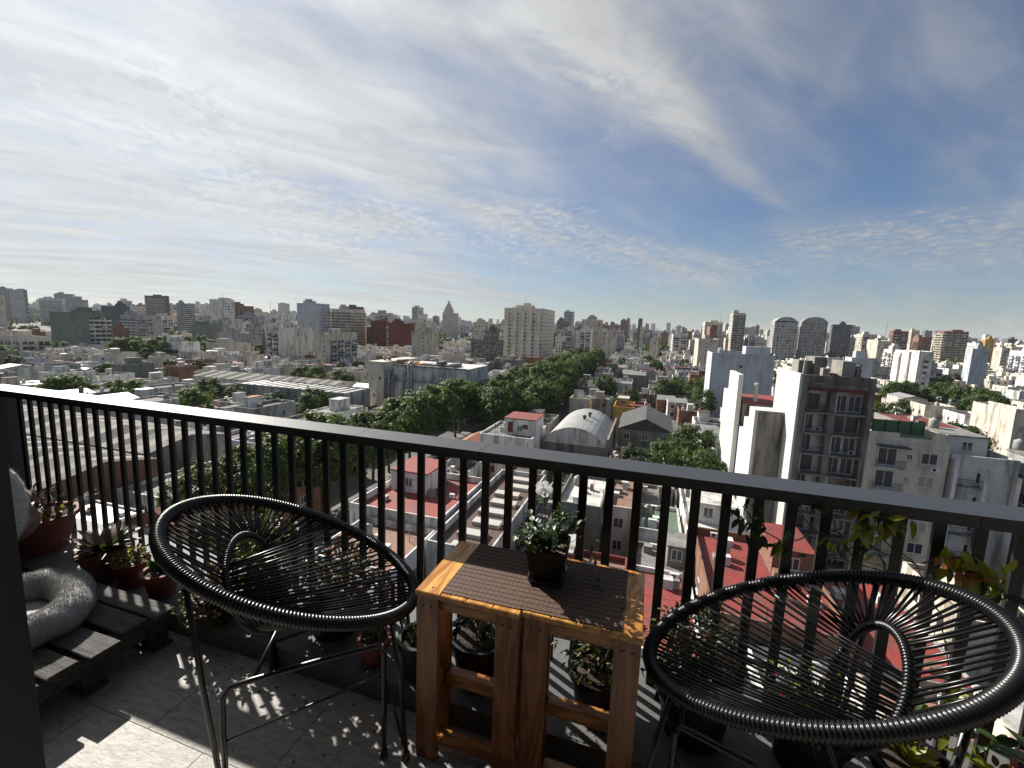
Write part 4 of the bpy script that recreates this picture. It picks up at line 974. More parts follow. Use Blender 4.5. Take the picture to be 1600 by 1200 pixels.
STONE = mat('grey_stone_tile', (0.30, 0.28, 0.255), 0.5, var=.16, vscale=11, col2=(0.17, 0.158, 0.145), c2lo=.40, c2hi=.72, stretch=(1.0, 3.2, 1), bump=.35, bscale=26, rndv=.08)
GROUT = mat('grout', (0.09, 0.088, 0.085), 0.95)
b = MB(); b.box(-4.85, -.4, -.011, 3.55, 1.5, -.008); fl = tag(obj('balcony_floor', b, GROUT), None, None, kind='structure')
TS = .60; tm = MB(); e = .0016
tm.box(-TS / 2 + e, -TS / 2 + e, -.0075, TS / 2 - e, TS / 2 - e, .0); tm = tm.mesh('tile', STONE)
for r in range(3):
    for k in range(14):
        cx = -4.55 + k * TS + (.3 if r % 2 else 0); cy = 1.36 - TS * r
        if r == 0: cy = 1.36
        if cx > 3.2 or cx < -4.6: continue
        o = link('tile', tm, fl, (cx - .27 + .3, cy, 0))
        if r == 0: o.scale = (1, .4266 / .6, 1); o.location.y = 1.06 + .4266 / 2 + .0
        else: o.location.y = 1.06 - TS * (r - .5)
# the row against the kerb is a cut row: fill to the kerb face
KERB = mat('kerb_stone', (0.0858, 0.0842, 0.0819), 0.7, var=.15, vscale=6, bump=.2, bscale=40)
b = MB(); b.box(-4.85, 1.488, -.0082, 3.55, 2.02, .10); tag(obj('kerb', b, KERB), None, None, kind='structure')

BLK = mat('black_painted_steel', (0.012, 0.0125, 0.014), 0.42, metal=.0, var=.15, vscale=20, spec=.5)
CAP = mat('handrail_grey_black', (0.026, 0.027, 0.029), 0.45, coat=.08, var=.15, vscale=25, spec=.6, bump=.05, bscale=200)
t = thing('balcony_railing', 'black steel balcony railing with flat handrail and upright bars', 'railing', (0, 1.9, .1))
bm = MB(); bm.box(-.0185, -.03, 0, .0185, -.015, .972); bm = bm.mesh('bar', BLK)
for k in range(-37, 22): link('bar', bm, t, (-.0185 + .015 + .1157 * k, 0, -.004))
segs = (-4.64, -3.2, -1.385, -.707, 1.1, 2.7)
for a, c in zip(segs, segs[1:]):
    b = MB(); b.box(a + .0012, -.105, .960, c - .0012, .054, .995); b.box(a + .0012, -.06, .935, c - .0012, .03, .960); obj('handrail', b, CAP, t)
b = MB(); b.box(-4.70, -.10, -.004, -4.42, .045, .934); obj('end_panel', b, BLK, t)
b = MB(); b.box(-4.828, -.10, -.004, -4.70, .05, .934); obj('end_post', b, BLK, t)
# open door leaf at the left
t = thing('open_door', 'black metal door leaf standing open beside the pet bed', 'door', (-1.02, -.4, 0))
b = MB(); b.box(-.035, .0, .0, .035, .07, 2.3); b.box(-.035, .74, .0, .035, .81, 2.3); b.box(-.035, .07, 2.2, .035, .74, 2.3); b.box(-.035, .07, 0, .035, .74, .25); obj('door_frame', b, BLK, t)
b = MB(); b.box(-.006, .07, .25, .006, .74, 2.2); obj('pane', b, mat('dark_door_glass', (.01, .01, .012), .1), t)
b = MB(); b.tube([(-.036, .70, 1.0), (-.08, .70, 1.0), (-.08, .60, 1.0)], .01, 8); obj('handle', b, BLK, t)

# ------------------------------------------------------------ woven chairs
CORD = mat('black_pvc_cord', (0.006, 0.0062, 0.007), 0.30, spec=.42)
RODM = mat('black_rod', (0.012, 0.012, 0.013), 0.3, spec=.6)
A_, B_, ZC, TI, EG = .495, .358, .715, .42, .06
def rim(tt, dr=0):
    f = A_ * math.cos(tt); s = B_ * math.sin(tt) * (1 - EG * math.cos(tt))
    return Vector((f * math.cos(TI), s, ZC - f * math.sin(TI)))
IC, IR, IT = Vector((-.17, 0, .625)), .185, .36
def inner(th): return IC + Vector((0, IR * math.sin(th), 0)) + Vector((-math.sin(IT), 0, math.cos(IT))) * (IR * math.cos(th))
def wrapped(fn, length, r, pitch, n=10, span=(0, 2 * math.pi)):
    coils = int(length / pitch); m = coils * 4; pts = []; rs = []
    for k in range(m):
        tt = span[0] + (span[1] - span[0]) * k / m; pts.append(fn(tt)); rs.append(r + .0030 * (1, .55, -1.0, .55)[k % 4])
    b = MB(); b.tube(pts, rs, n, closed=True); return b
rim_me = wrapped(rim, 2.72, .0225, .0104, 10).mesh('outer_rim', CORD, True)
inn_me = wrapped(inner, 1.23, .0125, .0104, 8).mesh('inner_ring', CORD, True)
def lerp_tab(tab, x):
    for (a, p), (c, q) in zip(tab, tab[1:]):
        if x <= c: return p + (q - p) * (x - a) / (c - a)
    return tab[-1][1]
def make_cords(g):
    out = []; R1 = random.Random(3)
    def one(td, thd, sag):
        p0, p1 = rim(g * R_(td)), inner(g * R_(thd)); b = MB(); mid = (p0 + p1) / 2 + Vector((0, 0, -sag))
        b.tube([p0, mid, p1], .0045, 5); out.append(b.mesh('cord', CORD, True))
    for k in range(50):                                   # seat: far front rim to near front rim, gathered on the near side of the ring
        td = -98 + 196 * k / 49 + R1.uniform(-.8, .8)
        one(td, lerp_tab(((-98, -60), (-84, -85), (-83.9, 38), (98, 180)), td), .010)
    for k in range(50):                                   # back: near rim round the back to the far rim
        td = 84 + 196 * k / 49 + R1.uniform(-.8, .8)
        one(td, lerp_tab(((84, 172), (130, 95), (180, 10), (235, -48), (281, -92)), td), .003)
    return out
CORDS = {1: make_cords(1), -1: make_cords(-1)}
rods = {}
for s in (-1, 1):
    y = s * .245
    b = MB(); pts = [(-.205, y, .006), (-.205, y, .20), (-.20, y, .33), (-.17, y, .375), (-.10, y, .392), (.1, y * .95, .425), (.33, y * .9, .455), (.345, y * .9, .42), (.347, y, .20), (.347, y, .006)]
    b.tube(pts, .0105, 8); rods['leg_frame', s] = b.mesh('leg_frame', RODM, True)
    b = MB(); b.tube([(-.205, y, .16), (.347, y * .93, .34)], .006, 6); rods['brace', s] = b.mesh('brace', RODM, True)
    b = MB(); p = rim(math.pi * .70) if s > 0 else rim(-math.pi * .70); b.tube([(-.20, s * .285, .006), (-.235, s * .30, .45), tuple(p)], .0095, 8); rods['leg', s] = b.mesh('leg', RODM, True)
    p = rim(s * .62); b = MB(); b.tube([(.43, s * .27, .006), (.41, s * .25, .3), tuple(p)], .0095, 8); rods['leg', s * 2] = b.mesh('leg', RODM, True)
    b = MB(); b.tube([(.347, y * .93, .34), (.428, s * .268, .03)], .006, 6); rods['strut', s] = b.mesh('strut', RODM, True)
b = MB(); b.tube([(-.10, -.245, .392), (-.10, .245, .392)], .008, 8); b.tube([(.33, -.22, .455), (.33, .22, .455)], .008, 8); rods['crossbar', 0] = b.mesh('crossbar', RODM, True)
foot = MB(); foot.lathe([(.013, 0), (.015, .004), (.014, .03), (.011, .034)], 10); foot = foot.mesh('foot', RODM)
def chair(x, y, az, label, g):
    t = thing('woven_chair', label, 'chair', (x, y, 0), 'woven black cord chairs', az)
    link('outer_rim', rim_me, t); link('inner_ring', inn_me, t)
    for me in CORDS[g]: link('cord', me, t)
    for (nm, s), me in rods.items():
        o = link(nm, me, t)
    for fx, fy in ((-.205, .245), (.347, .245), (-.20, .285), (.43, .27)):
        for s in (-1, 1): link('foot', foot, t, (fx, s * fy, 0))
    return t
chair(-1.283, 1.325, .50, 'black cord bowl chair standing by the terracotta pots', -1)
chair(.533, 1.495, 3.03, 'black cord bowl chair standing under the vine on the railing', 1)

# ------------------------------------------------------------ two pine stools used as a table
def woodmat(name, c1, c2, stretch, scale):
    m = bpy.data.materials.new(name); m.use_nodes = True; t = m.node_tree; p = t.nodes['Principled BSDF']
    tc_ = t.nodes.new('ShaderNodeTexCoord'); mp = t.nodes.new('ShaderNodeMapping'); mp.inputs['Scale'].default_value = stretch
    oi = t.nodes.new('ShaderNodeObjectInfo'); va = t.nodes.new('ShaderNodeVectorMath'); va.operation = 'ADD'
    sc_ = t.nodes.new('ShaderNodeVectorMath'); sc_.operation = 'SCALE'; sc_.inputs['Scale'].default_value = 7.0
    cx = t.nodes.new('ShaderNodeCombineXYZ')
    for i in range(3): t.links.new(oi.outputs['Random'], cx.inputs[i])
    t.links.new(cx.outputs[0], sc_.inputs[0]); t.links.new(tc_.outputs['Object'], mp.inputs[0]); t.links.new(mp.outputs[0], va.inputs[0]); t.links.new(sc_.outputs[0], va.inputs[1])
    n1 = t.nodes.new('ShaderNodeTexNoise'); n1.inputs['Scale'].default_value = scale; n1.inputs['Detail'].default_value = 3; n1.inputs['Distortion'].default_value = 1.2
    t.links.new(va.outputs[0], n1.inputs['Vector'])
    ml = t.nodes.new('ShaderNodeMath'); ml.operation = 'MULTIPLY'; ml.inputs[1].default_value = 34; t.links.new(n1.outputs['Fac'], ml.inputs[0])
    sn = t.nodes.new('ShaderNodeMath'); sn.operation = 'SINE'; t.links.new(ml.outputs[0], sn.inputs[0])
    n2 = t.nodes.new('ShaderNodeTexNoise'); n2.inputs['Scale'].default_value = scale * 9; n2.inputs['Detail'].default_value = 4; t.links.new(va.outputs[0], n2.inputs['Vector'])
    ad = t.nodes.new('ShaderNodeMath'); ad.operation = 'MULTIPLY_ADD'; ad.inputs[1].default_value = .28; t.links.new(sn.outputs[0], ad.inputs[0]); t.links.new(n2.outputs['Fac'], ad.inputs[2])
    rp = t.nodes.new('ShaderNodeMapRange'); rp.inputs[1].default_value = .2; rp.inputs[2].default_value = .85; t.links.new(ad.outputs[0], rp.inputs[0])
    mx = t.nodes.new('ShaderNodeMix'); mx.data_type = 'RGBA'; mx.inputs[6].default_value = (*c1, 1); mx.inputs[7].default_value = (*c2, 1); t.links.new(rp.outputs[0], mx.inputs[0])
    t.links.new(mx.outputs[2], p.inputs['Base Color']); p.inputs['Roughness'].default_value = .38; p.inputs['Coat Weight'].default_value = .25; p.inputs['Coat Roughness'].default_value = .25
    bn = t.nodes.new('ShaderNodeBump'); bn.inputs['Strength'].default_value = .12; bn.inputs['Distance'].default_value = .004; t.links.new(rp.outputs[0], bn.inputs['Height']); t.links.new(bn.outputs[0], p.inputs['Normal'])
    return m
WY = woodmat('varnished_pine_y_sunlit', (.30, .115, .018), (.60, .31, .075), (9, 1.3, 9), 1.0)  # sunlight on the stool tops is put into this lighter pine
WX = woodmat('varnished_pine_x_shaded', (.20, .065, .010), (.42, .18, .038), (1.3, 9, 9), 1.0)  # same pine, darkened for the shade on aprons and rungs
WZ = woodmat('varnished_pine_upright_shaded', (.125, .035, .006), (.27, .098, .019), (9, 9, 1.3), 1.0)  # same pine, darkened further for the shade on the legs
SCRW = mat('screw_hole', (.02, .012, .008), .6)
scm = MB(); scm.lathe([(.0045, 0), (.0042, .0012)], 8); scm = scm.mesh('screw', SCRW)
scf = MB()
for k in range(8):
    a0, a1 = 2 * math.pi * k / 8, 2 * math.pi * (k + 1) / 8; scf.tri((0, 0, 0), (.0055 * math.cos(a0), 0, .0055 * math.sin(a0)), (.0055 * math.cos(a1), 0, .0055 * math.sin(a1)))
scf = scf.mesh('screw', SCRW)
def bevel_box(x0, y0, z0, x1, y1, z1, e=.003):
    b = MB(); L4 = lambda i, z: [(x0 + i, y0 + i, z), (x1 - i, y0 + i, z), (x1 - i, y1 - i, z), (x0 + i, y1 - i, z)]
    rows = []
    for i, z in ((e, z0), (0, z0 + e), (0, z1 - e), (e, z1)):
        rows.append(len(b.v)); b.v += L4(i, z)
    for p, q in zip(rows, rows[1:]):
        for k in range(4): b.f.append((p + k, p + (k + 1) % 4, q + (k + 1) % 4, q + k)); b.m.append(0)
    b.f.append((rows[0] + 3, rows[0] + 2, rows[0] + 1, rows[0])); b.m.append(0); b.f.append(tuple(rows[3] + k for k in range(4))); b.m.append(0)
    return b
def stool(x0, x1, y0, y1, label):
    H = .70; t = thing('wooden_stool', label, 'stool', ((x0 + x1) / 2, (y0 + y1) / 2, 0), 'pine stools pushed together as a table')
    w, d = x1 - x0, y1 - y0; n = 4; bw = w / n
    for k in range(n):
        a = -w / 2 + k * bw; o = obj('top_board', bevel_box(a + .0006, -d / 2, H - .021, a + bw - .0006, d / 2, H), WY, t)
        for yy_ in (-d / 2 + .035, d / 2 - .035): link('screw', scm, t, (a + bw * .55, yy_, H - .0004))
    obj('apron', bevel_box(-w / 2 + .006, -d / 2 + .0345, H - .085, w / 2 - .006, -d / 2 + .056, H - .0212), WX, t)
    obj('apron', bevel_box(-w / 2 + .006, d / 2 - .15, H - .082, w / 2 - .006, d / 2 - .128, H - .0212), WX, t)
    yb = 1.455 - (y0 + y1) / 2
    for s in (-1, 1):
        xx = s * (w / 2 - .046)
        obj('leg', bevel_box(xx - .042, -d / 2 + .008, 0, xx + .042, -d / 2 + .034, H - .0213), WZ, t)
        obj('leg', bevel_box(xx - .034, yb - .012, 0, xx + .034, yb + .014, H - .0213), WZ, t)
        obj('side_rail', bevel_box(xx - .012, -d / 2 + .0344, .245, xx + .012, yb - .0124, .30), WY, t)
        for q in (-.016, .016): link('screw', scf, t, (xx + q, -d / 2 + .0076, H - .055 - abs(q) * .3))
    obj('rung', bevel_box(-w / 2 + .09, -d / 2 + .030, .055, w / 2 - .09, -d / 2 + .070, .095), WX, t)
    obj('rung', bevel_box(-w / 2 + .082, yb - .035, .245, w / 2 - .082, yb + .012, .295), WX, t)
    return t
stool(-.752, -.352, 1.312, 1.708, 'varnished pine stool beside the chair standing by the terracotta pots')
stool(-.348, .050, 1.330, 1.735, 'varnished pine stool beside the chair standing under the vine')
# bamboo mat
t = thing('bamboo_mat', 'dark brown bamboo place mat lying over both stool tops', 'mat', (-.34, 1.52, .70))
BAM = mat('brown_bamboo', (.078, .043, .026), .7, var=.4, vscale=60, rndv=.0, col2=(.115, .070, .046), c2lo=.4, c2hi=.75, stretch=(40, 1, 1))
sl = MB(); n = 186; x0m, x1m = -.315, .325
for k in range(n):
    a = x0m + (x1m - x0m) * k / n; ww = (x1m - x0m) / n
    sk = -.02 * (k / n)      # slight skew
    z = .0006 + (.0009 if (k * 7) % 5 == 0 else 0); f0 = -.186 + .012 * (k / n) + RND.uniform(-.001, .001); f1 = .187 + .012 * (k / n) + RND.uniform(-.001, .001)
    if k < n * .46: f0 -= .004
    sl.box(a + .0003, f0, z, a + ww - .0003, f1, z + .0022)
o = obj('slats', sl, BAM, t); o['kind'] = 'stuff'
THR = mat('mat_thread', (.02, .014, .012), .9)
for k in range(15):
    y = -.172 + k * .0265; b = MB(); pts = [(x0m + (x1m - x0m) * q / 24, y + .012 * q / 24 + RND.uniform(-.0016, .0016), .0040) for q in range(25)]
    b.tube(pts, .0007, 4); obj('thread', b, THR, t)
b = MB(); pts = [(.315 + .012 * math.sin(q * .5) + q * .0012, -.02 + .03 * math.cos(q * .42) - q * .002, .003 + .004 * (q % 3)) for q in range(26)]
b.tube(pts, .0008, 4); obj('loose_thread', b, THR, t)

# ------------------------------------------------------------ plants
TERRA = mat('terracotta', (0.1560, 0.0452, 0.0250), .75, var=.18, vscale=12, col2=(.12, .042, .03), c2lo=.5, c2hi=.75, rndv=.08)
SOIL = mat('potting_soil', (.035, .024, .017), .95, var=.4, vscale=40, bump=.6, bscale=80)
PLAS = mat('black_plastic_pot', (.005, .005, .0055), .5, spec=.3)
DGRN = mat('dark_green_pot', (.012, .022, .019), .4)
G1 = mat('leaf_jade', (0.0365, 0.0646, 0.0170), .38, var=.25, vscale=30, rndv=.3, transl=.25)
G2 = mat('leaf_yellow_green', (.20, .215, .026), .42, var=.2, vscale=30, rndv=.25, transl=.45)
G3 = mat('leaf_deep_green', (0.0213, 0.0425, 0.0136), .45, var=.25, vscale=30, rndv=.3, transl=.25)
G4 = mat('leaf_bronze', (0.0859, 0.0399, 0.0213), .45, var=.25, vscale=20, rndv=.25, transl=.25)
G5 = mat('leaf_orange', (0.2567, 0.0918, 0.0187), .5, var=.2, vscale=30, rndv=.2, transl=.4)
G6 = mat('leaf_olive_gold', (0.0918, 0.0799, 0.0187), .5, var=.3, vscale=30, rndv=.3, transl=.3)
PINK = mat('flower_magenta', (.42, .03, .13), .5, rndv=.3, transl=.3)
PALEP = mat('flower_dry_pink', (.38, .20, .16), .6, rndv=.3, transl=.3)
WHT = mat('flower_white', (.80, .79, .80), .5, transl=.35)
STEM = mat('stem_green_brown', (.085, .075, .03), .7, var=.2, vscale=30)
def leaf_mesh(name, m, shape, wd, droop=.2):
    b = MB(); b.leaf((0, 0, 0), (1, 0, 0), (0, 0, 1), 1.0, wd, 0, droop, shape); return b.mesh(name, m, True)
OV = ((0, .12), (.2, .62), (.5, 1.0), (.8, .8), (.95, .4), (1, 0.05)); LAN = ((0, .15), (.2, .8), (.45, 1.0), (.75, .6), (1, 0.0)); STRAP = ((0, .8), (.4, 1.0), (.75, .7), (1, 0))
def place_leaf(parent, me, base, d, nrm, s, name='leaf'):
    d = Vector(d).normalized(); y = Vector(nrm).cross(d)
    if y.length < 1e-3: y = d.orthogonal()
    y.normalize(); z = d.cross(y)
    m = Matrix(((d.x, y.x, z.x, base[0]), (d.y, y.y, z.y, base[1]), (d.z, y.z, z.z, base[2]), (0, 0, 0, 1))) @ Matrix.Scale(s, 4)
    return link(name, me, parent, mw=m)
def pot_round(t, r1, r0, h, m, saucer=0, lip=.012):
    b = MB(); b.lathe([(.001, 0), (r0, 0), (r1 * .98, h - .03), (r1 + lip, h - .03), (r1 + lip, h), (r1 - .006, h), (r1 - .012, h - .025), (.001, h - .026)], 28, (0, 0, saucer)); obj('pot', b, m, t, smooth=False)
    b = MB(); b.lathe([(.001, h - .018), (r1 * .55, h - .012), (r1 - .011, h - .02)], 20, (0, 0, saucer)); obj('soil', b, SOIL, t, smooth=True)
    if saucer: b = MB(); b.lathe([(.001, 0), (r0 * 1.25, 0), (r0 * 1.4, .022), (r0 * 1.33, .022), (r0 * 1.2, saucer), (.001, saucer)], 28); obj('saucer', b, m, t)
def bushy(t, c, rx, rz, n, size, mats, rnd, flowers=None, stems=10, wd=.5, name='foliage'):
    """joined small-leaf foliage around centre c"""
    b = MB(); k = len(mats); c = Vector(c)
    for q in range(stems):
        a = rnd.random() * 6.28; r = rx * rnd.uniform(.3, .95); top = c + Vector((math.cos(a) * r, math.sin(a) * r, rnd.uniform(-.2, .8) * rz))
        base = Vector((c.x * .3, c.y * .3, max(0.0, c.z - rz * 1.3))) ; mid = (base + top) / 2 + Vector((rnd.uniform(-.02, .02), rnd.uniform(-.02, .02), .03))
        b.tube([base, mid, top], [.004, .003, .0015], 5, k)
    for q in range(n):
        p = Vector((rnd.gauss(0, .5), rnd.gauss(0, .5), rnd.gauss(0, .5)))
        if p.length > 1.15: p = p.normalized() * 1.1
        pos = c + Vector((p.x * rx, p.y * rx, p.z * rz)); d = p + Vector((rnd.uniform(-.6, .6), rnd.uniform(-.6, .6), rnd.uniform(-.5, .6)))
        b.leaf(pos, d, Vector((rnd.uniform(-.7, .7), rnd.uniform(-.7, .7), 1)), size * rnd.uniform(.6, 1.3), size * wd * rnd.uniform(.7, 1.2), rnd.randrange(k), .3)
    o = obj(name, b, list(mats) + [STEM], t); o['kind'] = 'stuff'
    if flowers:
        fm, nf, fs = flowers
        for q in range(nf):
            a = rnd.random() * 6.28; r = rx * rnd.uniform(.2, 1.0); pos = c + Vector((math.cos(a) * r, math.sin(a) * r, rz * rnd.uniform(.1, 1.0)))
            f = MB()
            for g in range(9): f.leaf((0, 0, 0), (math.cos(g * .7), math.sin(g * .7), .35 + .5 * (g % 2)), (0, 0, 1), fs, fs * .55, 0, .1)
            f.tube([(0, 0, 0), (rnd.uniform(-.015, .015), rnd.uniform(-.015, .015), -rz * .6)], .0014, 4, 1)
            obj('flower', f, [fm, STEM], t, tuple(pos))
PR = random.Random(5)
# pot plant on the table
t = thing('potted_plant', 'small leafy jade plant with one white flower in a square black pot on the mat', 'potted plant', (-.315, 1.562, .704), None, .08)
b = MB(); s0, s1, hp = .055, .073, .125
for (r_, z_), (r2, z2) in zip(((s0, .004), (s1, hp), (s1 + .006, hp), (s1 + .006, hp + .014), (s1 - .003, hp + .014)), ((s1, hp), (s1 + .006, hp), (s1 + .006, hp + .014), (s1 - .003, hp + .014), (s1 - .006, hp - .02))):
    for k in range(4):
        cs4 = [(-1, -1), (1, -1), (1, 1), (-1, 1)]; p, q = cs4[k], cs4[(k + 1) % 4]
        b.quad((p[0] * r_, p[1] * r_, z_), (q[0] * r_, q[1] * r_, z_), (q[0] * r2, q[1] * r2, z2), (p[0] * r2, p[1] * r2, z2))
b.quad((-s0, s0, .004), (s0, s0, .004), (s0, -s0, .004), (-s0, -s0, .004)); obj('pot', b, PLAS, t)
b = MB(); b.box(-s1 + .006, -s1 + .006, hp - .03, s1 - .006, s1 - .006, hp - .008); obj('soil', b, mat('dry_leaf_litter', (.22, .13, .075), .9, var=.5, vscale=60, col2=(.06, .035, .02), c2lo=.4, c2hi=.6, bump=.8, bscale=120), t)
b = MB()
for k in range(4):
    cs4 = [(-1, -1), (1, -1), (1, 1), (-1, 1)]; p, q = cs4[k], cs4[(k + 1) % 4]
    for (r_, z_), (r2, z2) in zip(((.060, .001), (.066, .016)), ((.066, .016), (.070, .018))): b.quad((p[0] * r_, p[1] * r_, z_), (q[0] * r_, q[1] * r_, z_), (q[0] * r2, q[1] * r2, z2), (p[0] * r2, p[1] * r2, z2))
b.quad((-.060, -.060, .001), (.060, -.060, .001), (.060, .060, .001), (-.060, .060, .001)); obj('clear_tray', b, mat('clear_plastic_tray', (.10, .10, .105), .15, spec=.6), t)
lm = [leaf_mesh('leaf', G1, OV, .62), leaf_mesh('leaf', G3, OV, .6), leaf_mesh('leaf', G1, OV, .55, .35)]
ends = []
for k in range(34):
    a = PR.random() * 6.28; r = .15 * PR.uniform(.25, 1.0); top = Vector((math.cos(a) * r, math.sin(a) * r, hp + PR.uniform(.02, .14) * (1.15 - r * 1.6)))
    b = MB(); base = Vector((math.cos(a) * .02, math.sin(a) * .02, hp - .012)); b.tube([base, (base + top) / 2 + Vector((0, 0, .02)), top], [.0035, .003, .0016], 5); obj('stem', b, STEM, t)
    for q in range(11):
        f = PR.uniform(.35, 1.05); pos = base.lerp(top, f) + Vector((0, 0, .02 * (1 - abs(2 * f - 1)))); d = Vector((PR.uniform(-1, 1), PR.uniform(-1, 1), PR.uniform(-.1, .9)))
        place_leaf(t, PR.choice(lm), pos, d, (PR.uniform(-.5, .5), PR.uniform(-.5, .5), 1), PR.uniform(.022, .036))
b = MB(); p0 = Vector((-.02, 0, hp - .01)); p1 = Vector((-.03, .012, hp + .225)); b.tube([p0, (p0 + p1) / 2 + Vector((.006, 0, 0)), p1], [.003, .0025, .0018], 5); obj('flower_stem', b, STEM, t)
wl = leaf_mesh('petal', WHT, ((0, .25), (.4, .9), (.75, 1.0), (1, .5)), .95, .15); fo = Vector((.005, -.03, .02))
for g in range(5):
    a = g * 1.2566; place_leaf(t, wl, p1 + Vector((0, -.002, 0)), (math.cos(a), -.18, math.sin(a) * .95), (0, -1, .25), .033, 'petal')
for g in range(7): place_leaf(t, lm[0], p1 - Vector((0, 0, .02 + .01 * g)), (PR.uniform(-1, 1), PR.uniform(-1, 1), .1), (0, 0, 1), .024)
for (ex, ey, ez) in ((.165, .02, .105), (.185, -.01, .02)):
    b = MB(); q0 = Vector((.05, 0, hp)); q2 = Vector((ex, ey, ez)); q1 = (q0 + q2) / 2 + Vector((.02, 0, .07)); b.tube([q0, q1, q2], .0014, 4); obj('stem', b, STEM, t)
    for g in range(14): place_leaf(t, lm[0], q2 + Vector((PR.uniform(-.02, .02), PR.uniform(-.02, .02), PR.uniform(-.02, .05))), (PR.uniform(-1, 1), PR.uniform(-1, 1), PR.uniform(-.6, .4)), (0, 0, 1), .022)

# left group of terracotta pots on the kerb
t = thing('potted_plant', 'wide terracotta bowl with bronze spiky leaves at the railing end', 'potted plant', (-3.74, 1.66, .10)); h = .215
pot_round(t, .19, .13, .24, TERRA)
sp = [leaf_mesh('leaf', G4, STRAP, .09, .35), leaf_mesh('leaf', G6, STRAP, .08, .45)]
for k in range(46):
    a = PR.random() * 6.28; place_leaf(t, sp[k % 2], (PR.uniform(-.18, .18), PR.uniform(-.05, .05), h), (math.cos(a), math.sin(a), PR.uniform(.5, 1.8)), (0, 0, 1), PR.uniform(.16, .30))
t = thing('potted_plant', 'round terracotta pot with broad bronze rosette leaves', 'potted plant', (-2.99, 1.60, .10)); pot_round(t, .125, .085, .185, TERRA)
rl = [leaf_mesh('leaf', G4, LAN, .34, .30), leaf_mesh('leaf', G3, LAN, .36, .25)]
for k in range(26):
    a = k * 2.4; el = .25 + 1.3 * (k / 26); place_leaf(t, rl[k % 3 == 0], (math.cos(a) * .02, math.sin(a) * .02, .17), (math.cos(a), math.sin(a), el), (0, 0, 1), PR.uniform(.15, .21))
t = thing('potted_plant', 'small terracotta pot of golden stonecrop on a saucer', 'potted plant', (-2.77, 1.60, .10)); pot_round(t, .078, .055, .125, TERRA, .02)
bushy(t, (0, 0, .17), .085, .035, 260, .022, (G6, G2), PR, None, 8, .6)
t = thing('potted_plant', 'small terracotta pot with one upright fleshy green leaf clump', 'potted plant', (-2.51, 1.59, .10)); pot_round(t, .085, .06, .15, TERRA)
fl_ = leaf_mesh('leaf', G1, OV, .36, .1)
for k in range(9): a = k * 2.2; place_leaf(t, fl_, (0, 0, .13), (math.cos(a) * .6, math.sin(a) * .6, 1.0), (math.cos(a + 1.5), math.sin(a + 1.5), .2), PR.uniform(.09, .15))
t = thing('potted_plant', 'golden round-leaved bush spilling over the kerb beside the woven chair', 'potted plant', (-2.08, 1.60, .10)); pot_round(t, .10, .075, .13, PLAS)
bushy(t, (0, -.06, .11), .125, .14, 800, .026, (G6, G6, G4), PR, None, 16, .8)
t = thing('potted_plant', 'tall olive shrub behind the chair standing by the terracotta pots', 'potted plant', (-1.86, 1.68, .10)); pot_round(t, .12, .09, .18, PLAS)
bushy(t, (0, 0, .36), .15, .22, 800, .034, (G6, G3, G2), PR, (PALEP, 10, .022), 18, .7)
t = thing('potted_plant', 'low flowering pot of dry pink blooms below the cord seat', 'potted plant', (-1.42, 1.70, .10)); pot_round(t, .13, .10, .16, PLAS)
bushy(t, (0, 0, .26), .22, .12, 800, .03, (G6, G4, G3), PR, (PALEP, 22, .02), 14, .7)
t = thing('potted_plant', 'little red clay pot on the kerb under the cord chair', 'potted plant', (-1.12, 1.585, .10)); pot_round(t, .068, .05, .115, TERRA)
bushy(t, (0, 0, .13), .05, .03, 60, .02, (G6, G3), PR, None, 4, .5)
t = thing('potted_plant', 'dark green pot of dry stalks between chair and stool', 'potted plant', (-.895, 1.60, .10)); pot_round(t, .085, .072, .17, DGRN)
bushy(t, (0, 0, .17), .06, .03, 50, .03, (G6, G4), PR, None, 14, .2)
t = thing('potted_plant', 'black pot of green sprigs and magenta blooms behind the pine stools', 'potted plant', (-.62, 1.66, .10)); pot_round(t, .13, .10, .22, PLAS)
bushy(t, (0, 0, .33), .15, .12, 320, .030, (G3, G3, G1), PR, (PINK, 5, .02), 16, .35)
t = thing('potted_plant', 'dark round pot of thin green sprigs behind the pine stools', 'potted plant', (-.10, 1.66, .10)); pot_round(t, .115, .085, .20, PLAS)
bushy(t, (0, 0, .33), .16, .14, 420, .032, (G3, G6), PR, (PALEP, 6, .016), 16, .35)
# plants behind the right chair
t = thing('potted_plant', 'large dark pot with an olive bush of dry pink flowers behind the cord chair', 'potted plant', (.27, 1.70, .10)); pot_round(t, .14, .11, .20, PLAS)
bushy(t, (0, .06, .30), .16, .15, 1100, .022, (G3, G6, G3), PR, (PALEP, 12, .014), 24, .6)
t = thing('potted_plant', 'black pot with magenta blooms under the cord chair near the vine', 'potted plant', (.66, 1.70, .10)); pot_round(t, .13, .10, .18, PLAS)
bushy(t, (0, 0, .24), .15, .08, 260, .034, (G3, G2), PR, (PINK, 3, .018), 14, .5)
t = thing('potted_plant', 'yellow-green succulent rosettes in a low black bowl', 'potted plant', (.98, 1.70, .10)); pot_round(t, .12, .09, .12, PLAS)
su = [leaf_mesh('leaf', G2, LAN, .34, -.15), leaf_mesh('leaf', G6, LAN, .34, -.1)]
for c in range(4):
    cx, cy = PR.uniform(-.07, .07), PR.uniform(-.07, .07)
    for k in range(18): a = k * 2.4; place_leaf(t, su[k % 2], (cx, cy, .105 + .06 * (c % 2)), (math.cos(a), math.sin(a), .25 + k * .07), (0, 0, 1), PR.uniform(.06, .10))
